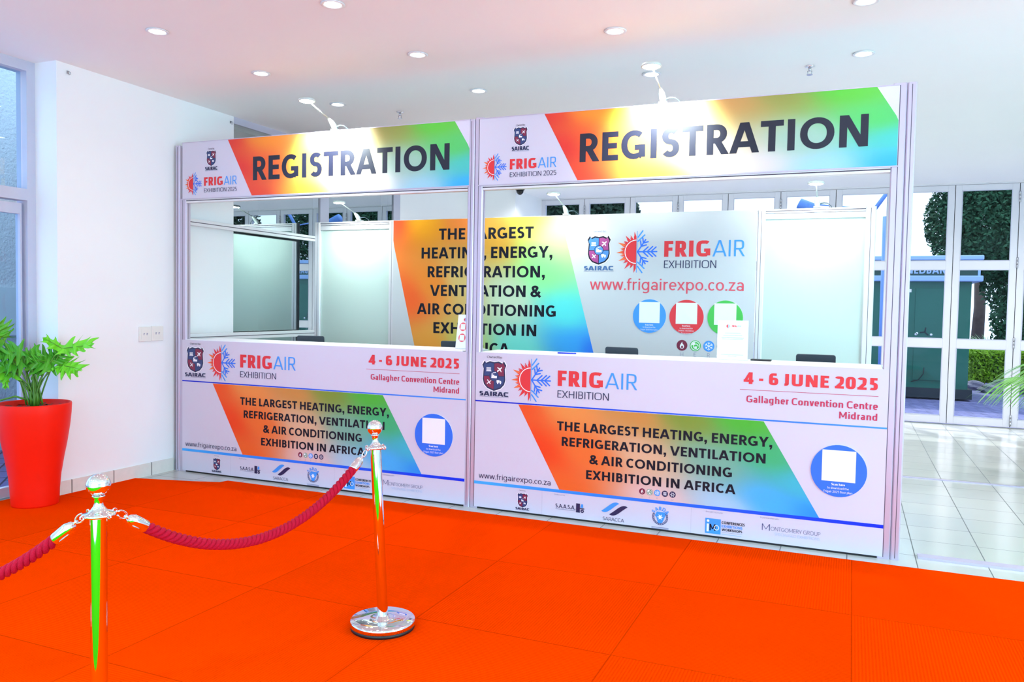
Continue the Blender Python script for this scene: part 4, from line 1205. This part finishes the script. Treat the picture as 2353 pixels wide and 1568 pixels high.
for k, (y0, lab) in enumerate(((-.321, 'white twin socket plate on the wall, the one nearer the planter'), (-.2095, 'white twin socket plate on the wall, the one nearer the counter'))):
    t = thing('wall_socket', lab, 'socket', (XW, y0, 1.005 + .003 * k), 0, 'socket plates on the white wall')
    box('plate', 0, .012, 0, .11, 0, .11, 'socket', t, bevel=.003)
    b = MB(); b.box(.012, .0135, .015, .095, .018, .092); b.build('inner_plate', 'socket', t)
    b = MB()
    for q in (.038, .066):
        b.box(.0134, .0142, q - .003, q + .003, .048, .064)
        b.box(.0134, .0142, q + .002, q + .009, .058, .062)
    b.build('pin_hole', 'grey', t)

# ------------------------------------------------------------------ things on the counters
def make_laptop():
    t = thing('laptop', '', 'laptop')
    box('base', -.112, .112, 0, .16, 0, .014, 'plastic', t, bevel=.004)
    b = MB(); c = .012
    pts = [(-.112, 0), (.112, 0), (.112, .195), (.112 - c * .3, .208 - c * .3), (.112 - c, .208), (-.112 + c, .208), (-.112 + c * .3, .208 - c * .3), (-.112, .195)]
    th = math.radians(8); n = len(pts)
    f = lambda x, u, d: (x, -u * math.sin(th) - d * math.cos(th), .012 + u * math.cos(th) - d * math.sin(th))
    b.add([f(x, u, .010) for x, u in pts] + [f(x, u, 0) for x, u in pts], [tuple(range(n)), tuple(range(n, 2 * n))[::-1]] + [(i, n + i, n + (i + 1) % n, (i + 1) % n) for i in range(n)])
    lid = b.build('lid', 'plastic', t, bevel=.003)
    b = MB(); b.add([f(x, u, -.0006) for x, u in [(-.1, .02), (.1, .02), (.1, .19), (-.1, .19)]], [(3, 2, 1, 0)]); b.build('screen', 'black', lid, fix=False)
    return t
lap = make_laptop()
for i, (x, rz, lab) in enumerate([(.83, .22, 'dark grey laptop behind the counter, in front of the plain white infill board'),
                                  (2.09, -.05, 'dark grey laptop behind the counter, partly hidden by the tilted white sign'),
                                  (3.32, -.04, 'dark grey laptop behind the counter, under the white field of the backdrop'),
                                  (4.515, 0.0, 'dark grey laptop behind the counter, at the end near the floor track')]):
    o = lap if i == 0 else copy_tree(lap)
    o.location = (x, .50, .8395); o.rotation_euler = (0, 0, rz)
    tag(o, lab, 'laptop', 'laptops behind the counters')

def sign_holder(x, y, rz, lean, lab, circles):
    t = thing('sign_holder', lab, 'sign', (x, y, 1.0185), rz, 'acrylic sign holders on the countertops')
    w_, h_ = (.178, .236)
    R = Matrix.Rotation(lean, 4, 'X')
    b = MB(); b.box(-w_ / 2, w_ / 2, -.0025, .0025, 0, h_); o = b.build('acrylic_sheet', 'acrylic', t); o.matrix_local = R
    b = MB(); b.box(-w_ / 2, w_ / 2, 0, .075, 0, .003); b.build('foot', 'acrylic', t)
    b = MB(); b.box(-w_ / 2 + .002, w_ / 2 - .002, -.004, -.0028, .003, h_ - .003); p = b.build('paper', 'paper', t); p.matrix_local = R
    b = MB(); yo = -.0045 + .0016
    class Sh(MB): pass
    s = MB()
    sun_snow(s, -.028, h_ - .036, .014)
    text(s, 'FRIG', -.006, .022, h_ - .041, .012, TECH_B, -.0016, 0); text(s, 'AIR', .024, .048, h_ - .041, .012, TECH_L, -.0016, 3)
    if circles:
        for i in range(2):
            for j in range(2):
                cx, cz = -.04 + .08 * i, h_ - .085 - .075 * j
                disc(s, cx, cz, .029, -.0016, 5, 28); q = .019
                s.poly([(cx - q, cz - q), (cx + q, cz - q), (cx + q, cz + q), (cx - q, cz + q)], -.002, 4)
    else:
        for k, (zz, wd) in enumerate(((h_ - .078, .09), (h_ - .092, .11), (h_ - .106, .13), (h_ - .114, .12), (.03, .13), (.022, .05))):
            s.poly([(-wd / 2, zz), (wd / 2, zz), (wd / 2, zz + .0035), (-wd / 2, zz + .0035)], -.0016, 6)
    s.v = [(a, c - .0035, e) for a, c, e in s.v]
    pr = s.build('printed_lettering', ['red', 'orange', 'sky', 'sky', 'white', 'pink', 'pale'], p, fix=False)
sign_holder(2.318, .19, -.16, -.14, 'tilted white sign with red circles on the countertop by the middle post', True)
sign_holder(4.062, .20, .02, -.03, 'upright white sign with small grey text on the countertop in front of the backdrop', False)
b = MB(); b.tube([(0, 0, 0), (.12, .012, 0)], [.0045, .004], 8)
tag(b.build('pen', 'royal', loc=(2.99, .14, 1.0228)), 'blue pen lying on the countertop', 'pen')
b = MB(); b.box(0, .115, 0, .06, 0, .009)
tag(b.build('smartphone', 'black', loc=(4.165, .22, 1.0183), bevel=.002), 'black phone lying beside the upright white sign', 'phone')

# ------------------------------------------------------------------ rope stanchions
def make_stanchion():
    t = thing('rope_stanchion', '', 'stanchion')
    b = MB(); b.lathe([(.128, .0), (.128, .012), (.12, .014)], 48); b.build('base_ring', 'black', t)
    b = MB(); b.lathe([(.127, .0125), (.131, .016), (.131, .032), (.127, .036), (.06, .0365), (.028, .0375), (.024, .05), (.022, .05)], 64); b.build('base', 'chrome', t)
    b = MB(); b.lathe([(.0215, .045), (.0215, .725)], 40, cap=False); p = b.build('pole', 'chrome', t)
    b = MB(); b.lathe([(.026, .722), (.040, .724), (.0425, .729), (.040, .733), (.028, .735), (.020, .742), (.013, .752), (.0105, .760), (.0125, .766), (.0115, .772), (.0165, .778), (.015, .781)], 40)
    c = b.build('collar', 'chrome', t)
    b = MB()
    b.lathe([(.004 if i == 0 else .0305 * math.sin(PI * i / 20), .8085 - .0305 * math.cos(PI * i / 20)) for i in range(1, 20)] + [(.001, .839)], 40); b.build('ball_finial', 'chrome', t)
    for k in range(4):
        a = k * PI / 2 - .1
        b = MB(); n = 20
        b.tube([(math.cos(a) * .045 + .006 * math.cos(2 * PI * i / n) * math.cos(a), math.sin(a) * .047 + .006 * math.cos(2 * PI * i / n) * math.sin(a), .729 + .0 + .006 * math.sin(2 * PI * i / n)) for i in range(n + 1)], .0022, 6)
        b.build('rope_ring', 'chrome', t)
    return t
st = make_stanchion()
ST = [((3.0, -1.93), -.062, 'chrome rope stanchion with its whole round base in view on the carpet'),
      ((2.868, -3.15), 0.0, 'chrome rope stanchion near the camera holding both red ropes'),
      ((1.66, -3.45), 0.0, 'chrome rope stanchion at the far end of the second red rope')]
for i, ((x, y), lean, lab) in enumerate(ST):
    o = st if i == 0 else copy_tree(st)
    o.location = (x, y, .007)
    tag(o, lab, 'stanchion', 'chrome rope stanchions')
# the nearer-counter post stands a little off plumb
for ch in bpy.data.objects:
    if ch.parent is not None and ch.parent.name == ST and False: pass
root0 = st
for ch in root0.children:
    if not ch.name.startswith('base'):
        ch.matrix_local = Matrix.Translation((0, 0, .045)) @ Matrix.Rotation(-.062, 4, 'Y') @ Matrix.Translation((0, 0, -.045))

def rope(P1, P2, sag, lab):
    P1 = Vector(P1); P2 = Vector(P2)
    t = thing('barrier_rope', lab, 'rope', P1, 0, 'red barrier ropes')
    N = 200
    pos = lambda u: (P2 - P1) * u - Vector((0, 0, 4 * sag * u * (1 - u)))
    L = (P2 - P1).length * 1.12
    f0 = .095 / L
    pts = [pos(f0 + (1 - 2 * f0) * i / N) for i in range(N + 1)]
    b = MB(); R = .0095; rs = .0085; turns = L / .075
    ups = []
    side = (P2 - P1).cross(Vector((0, 0, 1))).normalized()
    for k in range(3):
        hel = []
        for i, p in enumerate(pts):
            d = (pts[min(i + 1, N)] - pts[max(i - 1, 0)]).normalized()
            nrm = side.cross(d).normalized()
            a = 2 * PI * (turns * i / N + k / 3)
            hel.append(p + (side * math.cos(a) + nrm * math.sin(a)) * R)
        b.tube(hel, rs, 8)
    b.tube(pts, .007, 6)
    b.build('twisted_rope', 'rope', t)
    for e in (0, 1):
        u0, u1, u2 = (f0 * 1.05, f0 * .50, f0 * .12) if e == 0 else (1 - f0 * 1.05, 1 - f0 * .5, 1 - f0 * .12)
        a, c, h = pos(u0), pos(u1), pos(u2)
        b = MB(); d = (c - a)
        b.tube([a - d * .08, a, a + d * .75, c, c + d * .1], [.0172, .0178, .0178, .012, .006], 20); fe = b.build('ferrule', 'chrome', t)
        b = MB(); b.tube([c, c + (h - c) * .45], .0045, 8)
        q = (h - c); m_ = c + q * .72; nrm = side.cross(q.normalized())
        n = 18
        b.tube([m_ + q.normalized() * .017 * math.cos(2 * PI * i / n) + nrm * .010 * math.sin(2 * PI * i / n) for i in range(n - 1)], .0026, 6)
        b.build('snap_hook', 'chrome', fe)
rope((2.953, -1.983, .734), (2.874, -3.10, .734), .212, 'thick red twisted rope sagging between the two chrome stanchions in view')
rope((2.818, -3.146, .734), (1.706, -3.44, .734), .265, 'thick red twisted rope running off from the nearer stanchion past the carpet edge')

# ------------------------------------------------------------------ planter with a split-leaf plant
PC = (-.03, -1.19)
pl = thing('potted_plant', 'tall red tapered planter with a split leaf green plant by the side door', 'plant', (PC[0], PC[1], .007))
b = MB()
prof = [(.132, 0), (.134, .01), (.139, .10), (.147, .19), (.163, .29), (.183, .40), (.198, .50), (.206, .58), (.209, .638), (.207, .645), (.200, .645), (.197, .636), (.196, .60)]
b.lathe(prof, 72); b.build('pot', 'pot', pl)
b = MB(); rng = random.Random(5)
b.lathe([(.196, .598), (.13, .612), (.06, .618), (.001, .62)], 40)
for k in range(90):
    a = rng.uniform(0, 2 * PI); r = .185 * math.sqrt(rng.random()); z = .612 + rng.uniform(0, .012); s_ = rng.uniform(.008, .022); d = rng.uniform(0, PI)
    c_ = Vector((r * math.cos(a), r * math.sin(a), z)); u = Vector((math.cos(d), math.sin(d), rng.uniform(-.4, .4))) * s_; v = Vector((-math.sin(d), math.cos(d), rng.uniform(-.4, .4))) * s_ * .45
    b.add([c_ - u - v, c_ + u - v * .6, c_ + u * .9 + v, c_ - u * .8 + v], [(0, 1, 2, 3)])
b.build('soil', 'soil', pl)
b = MB(); b.tube([(.0, 0, .60), (.004, .004, .70), (-.006, 0, .76), (.0, .005, .82)], [.026, .022, .017, .004], 10)
for k in range(7):
    a = k * 2.4; b.tube([(.02 * math.cos(a), .02 * math.sin(a), .63), (.028 * math.cos(a), .028 * math.sin(a), .68), (.02 * math.cos(a), .02 * math.sin(a), .75)], [.01, .008, .002], 6)
b.build('stem', 'stem', pl)

def split_leaf(parent, base, tip, up, width, seed, m='leaf', lobes=7, droop=.18, pet_from=None, fold=.12):
    """deeply cut blade from base to tip, with its stalk as a sub-part"""
    rg = random.Random(seed)
    base = Vector(base); tip = Vector(tip); ax = tip - base; L = ax.length; ax.normalize()
    up = Vector(up); side = ax.cross(up).normalized(); up = side.cross(ax).normalized()
    def P(u, v):
        r2 = (v / width) ** 2
        return base + ax * (u * L) + side * v + up * (fold * abs(v) - droop * L * (max(u, 0) ** 2) * .6 - droop * width * r2 * .8 + .012 * math.sin(u * 19 + v * 60 + seed))
    b = MB()
    for s_ in (-1, 1):
        prev = None; row = []
        for i in range(lobes):
            t0 = -.12 + i / lobes * .95; t1 = -.12 + (i + 1) / lobes * .95
            tm = (t0 + t1) / 2
            prof_ = math.sin(PI * min(1, (tm + .3) / 1.25)) ** .7
            wl = width * prof_ * rg.uniform(.82, 1.12); fw = .13 + .24 * (i / lobes) - (.30 if i == 0 else 0)
            ws = width * .36 * prof_ + .006
            seq = [(max(t0, -.02), t0 + .01, ws), (t0 + .02, t0 + .3 * (t1 - t0) + fw * .35, ws + (wl - ws) * .42), (tm, t0 + .22 * (t1 - t0) + fw * .68, ws + (wl - ws) * .74),
                   (tm, tm + fw * 1.02, wl), (tm, tm + fw * .82 + .02, ws + (wl - ws) * .80), (t1 - .02, t1 - .28 * (t1 - t0) + fw * .42, ws + (wl - ws) * .42), (t1, t1 - .01, ws)]
            row += seq
        row += [(.86, .9, width * .10), (.93, 1.0, .002)]
        vs = []
        for mu, u, v in row:
            vs.append(P(max(0, min(mu, .95)), 0)); vs.append(P(u, s_ * v))
        b.add(vs, [(2 * i, 2 * i + 1, 2 * i + 3, 2 * i + 2) if s_ > 0 else (2 * i, 2 * i + 2, 2 * i + 3, 2 * i + 1) for i in range(len(row) - 1)], 0, True)
    b.tube([P(u, 0) + up * .0015 for u in (0, .3, .6, .9)], [.0035, .003, .002, .001], 5, 1)
    o = b.build('leaf', [m, 'stem'], parent, fix=False)
    sb = o.modifiers.new('smooth', 'SUBSURF'); sb.levels = 2; sb.render_levels = 2
    p0 = Vector(pet_from or (0, 0, .64))
    mid = (p0 + base) / 2 + Vector((0, 0, .05)) + Vector(((base - p0).x, (base - p0).y, 0)) * -.12
    pts = [p0 * (1 - t) ** 2 + mid * 2 * t * (1 - t) + base * t * t for t in [i / 10 for i in range(11)]]
    b = MB(); b.tube(pts, [.0056 - .0024 * i / 10 for i in range(11)], 7); b.build('stalk', 'stem', o)
def W_(x, y, z): return (x - PC[0], y - PC[1], z - .007)
LV = [ # base, tip, up, width, material, droop
    ((.065, -1.063, .985), (.27, -.99, 1.03), (.5, -.55, .65), .085, 'leaf_light', .02),
    ((.055, -1.07, .99), (.00, -1.16, 1.065), (.55, -.55, .6), .05, 'leaf_light', .02),
    ((.046, -1.088, .885), (.20, -1.03, .86), (.45, -.5, .75), .115, 'leaf_light', .15),
    ((.035, -1.103, .887), (-.075, -1.24, .945), (.6, -.6, .5), .12, 'leaf', .1),
    ((.02, -1.12, .90), (.055, -1.03, 1.0), (.6, -.6, .5), .085, 'leaf', .1),
    ((-.069, -1.242, .983), (-.14, -1.40, .96), (.5, -.5, .7), .12, 'leaf', .15),
    ((-.055, -1.22, .93), (.01, -1.17, .985), (.5, -.6, .6), .09, 'leaf', .1),
    ((-.095, -1.277, .833), (-.19, -1.46, .86), (.5, -.4, .75), .10, 'leaf_light', .1),
    ((-.10, -1.28, .86), (-.08, -1.28, .965), (.75, -.6, .2), .05, 'leaf_light', .05),
    ((-.13, -1.33, 1.01), (-.23, -1.50, 1.0), (.5, -.5, .7), .12, 'leaf', .2),
    ((-.12, -1.33, 1.06), (-.11, -1.38, 1.17), (.7, -.5, .4), .10, 'leaf', .15),
    ((-.06, -1.24, .91), (-.13, -1.38, .88), (.5, -.55, .7), .12, 'leaf', .15),
    ((-.04, -1.2, .90), (.0, -1.15, .82), (.6, -.6, .5), .08, 'leaf', .1),
    ((-.20, -1.30, .95), (-.25, -1.42, .92), (.4, -.5, .8), .11, 'leaf', .2),
    ((-.121, -1.312, .835), (-.122, -1.316, .738), (.8, -.6, 0), .028, 'leaf_light', 0),
]
for i, (bs, tp, up, wd, m_, dr) in enumerate(LV):
    split_leaf(pl, W_(*bs), W_(*tp), up, wd, i + 1, m_, 5 if wd > .06 else 3, dr, pet_from=(rng.uniform(-.04, .04), rng.uniform(-.04, .04), .63))
b = MB(); b.tube([(-.01, -.01, .655), (-.05, -.09, .69), (-.11, -.16, .665), (-.22, -.26, .63)], [.007, .006, .005, .003], 7); b.build('stalk', 'stem', pl)

# ------------------------------------------------------------------ potted palm just outside the frame, its frond reaching in
pp = thing('potted_palm', 'arching green palm frond reaching in before the folding doors', 'plant', (6.62, 3.05, 0))
b = MB(); b.lathe([(.15, 0), (.16, .02), (.20, .30), (.215, .40), (.2, .40), (.195, .36)], 32); b.build('pot', mat('white_planter', rgb(230, 230, 232), .4), pp)
b = MB(); b.lathe([(.193, .35), (.001, .36)], 24); b.build('soil', 'soil', pp)
def frond(parent, a, L, rise, drop, seed):
    rg = random.Random(seed); d = Vector((math.cos(a), math.sin(a), 0)); sd = Vector((-math.sin(a), math.cos(a), 0))
    P = lambda u: Vector((0, 0, .36)) + d * (L * u) + Vector((0, 0, rise * 2.2 * u - (rise * 1.2 + drop) * u * u))
    b = MB(); b.tube([P(i / 16) for i in range(17)], [.008 - .006 * i / 16 for i in range(17)], 6, 1)
    for i in range(40):
        u = .30 + .70 * i / 39
        for s_ in (-1, 1):
            l = (.30 * math.sin(PI * min(1, .25 + .75 * (1 - u) + .12)) + .12) * rg.uniform(.9, 1.1); w_ = .0065
            p = P(u); dirv = (sd * s_ * rg.uniform(.55, .75) + d * 1.0).normalized()
            vs = []; n = 6
            for k in range(n + 1):
                q = k / n; c = p + dirv * l * q + Vector((0, 0, -.55 * l * q * q + .05 * l * q))
                wv = w_ * (1 - q) ** .6 + .0006
                tv = Vector((dirv.y, -dirv.x, .5)).normalized()
                vs += [c - tv * wv, c + tv * wv]
            b.add(vs, [(2 * k, 2 * k + 1, 2 * k + 3, 2 * k + 2) for k in range(n)], 0, True)
    b.build('frond', ['palm', 'stem'], parent, fix=False)
for k, (a, L, ri, dr) in enumerate([(PI * 1.02, .62, .46, .02), (PI * 1.25, .6, .6, .0), (PI * .7, .6, .6, .05), (PI * .35, .6, .7, .0), (PI * 1.7, .6, .65, .05), (PI * 0.02, .6, .5, .1), (PI * 1.5, .5, .85, -.1), (PI * .55, .5, .8, -.1)]):
    frond(pp, a, L, ri, dr, k)

# ------------------------------------------------------------------ outdoors beyond the folding doors
struct(box('ground', -12, 30, 6.2, 40, -.12, -.03, 'paving'))
struct(box('ground_side', -6, -.45, -9, 6.2, -.12, -.02, 'paving'))
k_ = thing('kiosk', 'dark green bank kiosk with pale trim outside the folding doors', 'kiosk', (0, 9.5, -.03))
x0, x1 = 4.2, 6.39
box('body', x0, x1, 0, 2.2, .18, 1.86, 'kiosk', k_)
box('plinth_or_gap_shade', x0 - .05, x1 + .06, -.04, 2.24, 0.03, .18, 'charcoal', k_)
box('canopy_trim', x0 - .12, x1 + .14, -.12, 2.3, 1.85, 1.94, 'kiosk_trim', k_, bevel=.015)
sg = box('sign_band', x0 - .05, x1 + .10, -.05, 2.24, 1.94, 2.18, 'kiosk_dark', k_)
b = MB(); text(b, 'NEDBANK', 5.48, 6.12, 1.972, .11, LATO, -.056); b.build('lettering', 'kiosk_trim', sg, fix=False)
b = MB(); b.box(x1 + .07, x1 + .105, -.056, -.05, 1.94, 2.18); b.build('corner_trim', 'kiosk_trim', sg)
box('roof', x0 - .12, x1 + .14, -.12, 2.3, 2.18, 2.25, 'kiosk_trim', k_, bevel=.015)
b = MB(); b.box(5.62, 6.10, -.012, 0, .30, 1.75); dr = b.build('door', 'kiosk', k_, bevel=.004)
b = MB()
for xx, zz in ((5.645, 1.02), (5.66, 1.035), (5.86, 1.02)): b.tube([(xx, -.02, zz), (xx, -.012, zz)], .018, 14)
b.build('lock', 'white', dr)
b = MB(); [b.tube([(5.77, -.02, 1.06), (5.77 + .07 * math.cos(q), -.022, 1.06 + .07 * math.sin(q))], .009, 8) for q in (1.4, 3.3, 5.5)]; b.build('handle', 'charcoal', dr)
b = MB(); b.tube([(5.78, -.015, .50), (5.77, -.03, .40), (5.70, -.03, .30), (5.6, -.03, .27)], .006, 6); b.build('cable', 'charcoal', k_)
box('number_plate', 5.50, 5.56, -.006, 0, 1.68, 1.73, 'white', k_)

def foliage_tree(name, lab, loc, blobs, n, size, m, trunk, group=None, seed=1):
    t = thing(name, lab, 'tree', loc, 0, group); rg = random.Random(seed)
    b = MB()
    tot = sum(r[0] * r[1] * r[2] for _, r in blobs)
    for c, r in blobs:
        for _ in range(int(n * r[0] * r[1] * r[2] / tot)):
            while True:
                p = Vector([rg.uniform(-1, 1) for _ in range(3)])
                if .3 < p.length < 1: break
            p = Vector((p.x * r[0], p.y * r[1], p.z * r[2])) + Vector(c)
            u = Vector([rg.gauss(0, 1) for _ in range(3)]).normalized(); v = u.orthogonal().normalized(); s_ = size * rg.uniform(.7, 1.5)
            b.add([p - u * s_, p + v * s_ * .55, p + u * s_, p - v * s_ * .55], [(0, 1, 2, 3)])
    b.build('foliage', m, t, fix=False)
    b = MB(); b.tube(trunk, [.16 - .10 * i / (len(trunk) - 1) for i in range(len(trunk))], 10); b.build('trunk', 'bark', t)
    return t
TG = 'evergreen trees beyond the folding doors'
foliage_tree('conifer', 'tall dark evergreen tree behind the green kiosk and hedge', (8.0, 14.6, -.03),
             [((-.6, 0, 3.3), (1.35, 1.3, 1.3)), ((.9, .2, 3.6), (1.6, 1.4, 1.6)), ((0, 0, 5.0), (2.2, 1.6, 1.6)), ((-.1, .2, 2.0), (.75, .8, .75)), ((.9, 0, 1.7), (1.1, 1.0, .9)), ((.35, 0, 1.25), (.95, .8, .75)), ((-.12, -.3, 1.2), (.62, .5, .7))], 140000, .042, 'conifer',
             [(0, 0, 0), (.05, 0, 1.5), (-.1, .1, 3), (.05, 0, 5)], TG, 2)
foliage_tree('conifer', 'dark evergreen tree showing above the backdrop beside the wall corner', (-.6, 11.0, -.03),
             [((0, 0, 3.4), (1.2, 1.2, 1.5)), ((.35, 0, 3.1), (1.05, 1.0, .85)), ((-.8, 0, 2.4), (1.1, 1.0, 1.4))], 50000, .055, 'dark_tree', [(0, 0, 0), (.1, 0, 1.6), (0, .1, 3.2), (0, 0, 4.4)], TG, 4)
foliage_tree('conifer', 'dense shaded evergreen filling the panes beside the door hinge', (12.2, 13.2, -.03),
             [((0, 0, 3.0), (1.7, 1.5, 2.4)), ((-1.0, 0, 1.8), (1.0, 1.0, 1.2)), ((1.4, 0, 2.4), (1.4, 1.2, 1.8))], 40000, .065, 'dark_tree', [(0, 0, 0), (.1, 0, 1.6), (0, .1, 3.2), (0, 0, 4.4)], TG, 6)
def hedge(name, lab, x0, x1, y0, y1, z1, m, n, seed):
    t = thing(name, lab, 'hedge', ((x0 + x1) / 2, (y0 + y1) / 2, -.03)); rg = random.Random(seed)
    w_, d_ = (x1 - x0) / 2, (y1 - y0) / 2
    b = MB(); b.box(-w_ * .94, w_ * .94, -d_ * .9, d_ * .9, .1, z1 * .95, 1)
    for _ in range(n):
        f = rg.random(); x, y, z = rg.uniform(-w_, w_), rg.uniform(-d_, d_), rg.uniform(.08, z1)
        if f < .4: y = -d_
        elif f < .75: z = z1
        elif f < .88: x = -w_
        else: x = w_
        p = Vector((x, y, z)) + Vector([rg.gauss(0, .025) for _ in range(3)])
        u = Vector([rg.gauss(0, 1) for _ in range(3)]).normalized(); v = u.orthogonal().normalized(); s_ = rg.uniform(.02, .045)
        b.add([p - u * s_, p + v * s_ * .5, p + u * s_, p - v * s_ * .5], [(0, 1, 2, 3)])
    b.build('foliage', [m, 'dark_tree'], t, fix=False)
hedge('hedge', 'clipped sunlit green hedge outside beside the kiosk', 6.75, 8.3, 12.2, 13.2, .66, 'hedge', 9000, 3)
t = thing('grass_clump', 'pale ornamental grass clump behind the clipped hedge', 'grass', (7.95, 17.8, -.03))
b = MB(); rg = random.Random(9)
for k in range(420):
    a = rg.uniform(0, 2 * PI); r = rg.uniform(0, .5); ln = rg.uniform(.6, 1.0); sp = rg.uniform(.1, .6)
    p = Vector((r * math.cos(a) * 1.8, r * math.sin(a), .0)); d = Vector((math.cos(a), math.sin(a), 0)); s_ = Vector((-d.y, d.x, 0)) * .008
    q = p + d * sp * .4 + Vector((0, 0, ln * .75)); e = p + d * sp + Vector((0, 0, ln * .9))
    b.add([p - s_, p + s_, q + s_ * .7, q - s_ * .7, e], [(0, 1, 2, 3), (3, 2, 4)])
b.build('blades', 'grass', t, fix=False)
rg = random.Random(11)
rock_labels = ['low grey garden rock at the corner of the hedge', 'flat grey garden rock under the middle of the hedge', 'rounded grey garden rock nearest the paving', 'grey garden rock beside the door hinge line']
for k, (x, y, s_) in enumerate([(6.75, 11.75, .14), (7.25, 11.75, .19), (6.95, 11.3, .13), (7.62, 11.35, .17)]):
    bm = bmesh.new(); bmesh.ops.create_icosphere(bm, subdivisions=3, radius=1)
    sd = rg.uniform(0, 9)
    for v in bm.verts:
        c = v.co; f = 1 + .16 * math.sin(3 * c.x + sd) * math.cos(4 * c.y + sd) + .1 * math.sin(7 * c.z + sd * 2 + 3 * c.x)
        v.co = Vector((c.x * s_ * 1.35 * f, c.y * s_ * f, c.z * s_ * .7 * f))
    me = bpy.data.meshes.new('garden_rock'); bm.to_mesh(me); bm.free(); me.materials.append(M['rock'])
    o = bpy.data.objects.new('garden_rock', me); COL.objects.link(o); o.location = (x, y, -.03 + s_ * .45)
    tag(o, rock_labels[k], 'rock', 'rocks along the hedge')
# palm far away and a folded parasol
pt = thing('palm_tree', 'distant palm crown showing just above the kiosk roof', 'tree', (8.3, 24, -.03))
b = MB(); b.tube([(0, 0, 0), (.05, 0, 1.6), (0, 0, 3.2)], [.2, .16, .15], 10); b.build('trunk', 'bark', pt)
b = MB()
for k in range(16):
    a = k * 2 * PI / 16; el = .3 + .5 * (k % 3) / 2
    for s_ in range(12):
        u = .2 + .8 * s_ / 11
        p = Vector((math.cos(a) * 1.2 * u, math.sin(a) * 1.2 * u, 3.2 + el * 1.6 * u - .9 * u * u))
        for q in (-1, 1):
            d = Vector((math.cos(a) - q * math.sin(a) * .8, math.sin(a) + q * math.cos(a) * .8, -.3)).normalized() * .35
            n_ = Vector((0, 0, .03)); b.add([p - n_, p + n_, p + d], [(0, 1, 2)])
b.build('crown', 'palm', pt, fix=False)
pr_ = thing('parasol', 'folded blue grey cantilever parasol on an angled pole outside the doors', 'parasol', (5.10, 8.0, -.03))
b = MB(); b.tube([(.01, 0, 0), (.0, 0, 2.72)], .035, 12); b.build('pole', 'parasol_pole', pr_)
b = MB(); b.tube([(-.16, 0, 2.80), (.04, 0, 3.1), (.5, 0, 3.7)], .03, 10); b.tube([(-.16, 0, 2.82), (-1.0, 0, 2.93)], .012, 8); b.build('arm', 'parasol_pole', pr_)
b = MB(); b.tube([(-.93, 0, 2.85), (-.96, 0, 2.86), (-1.16, 0, 2.94), (-1.17, 0, 2.945)], [.05, .075, .08, .075], 12); b.build('canopy', 'parasol', pr_)
b = MB(); b.lathe([(.3, 0), (.3, .05), (.05, .07)], 24); b.build('base', 'charcoal', pr_)
# walls outside the side door
struct(box('wall_outside_side', -2.3, -2.1, -9, 0.5, -.02, 3.4, 'stucco'))
struct(box('reflection_band', -2.1, -2.07, -9, 0.5, 0.98, 1.40, 'glass_reflection'))  # pale strip painting a reflection in the door glass onto the wall
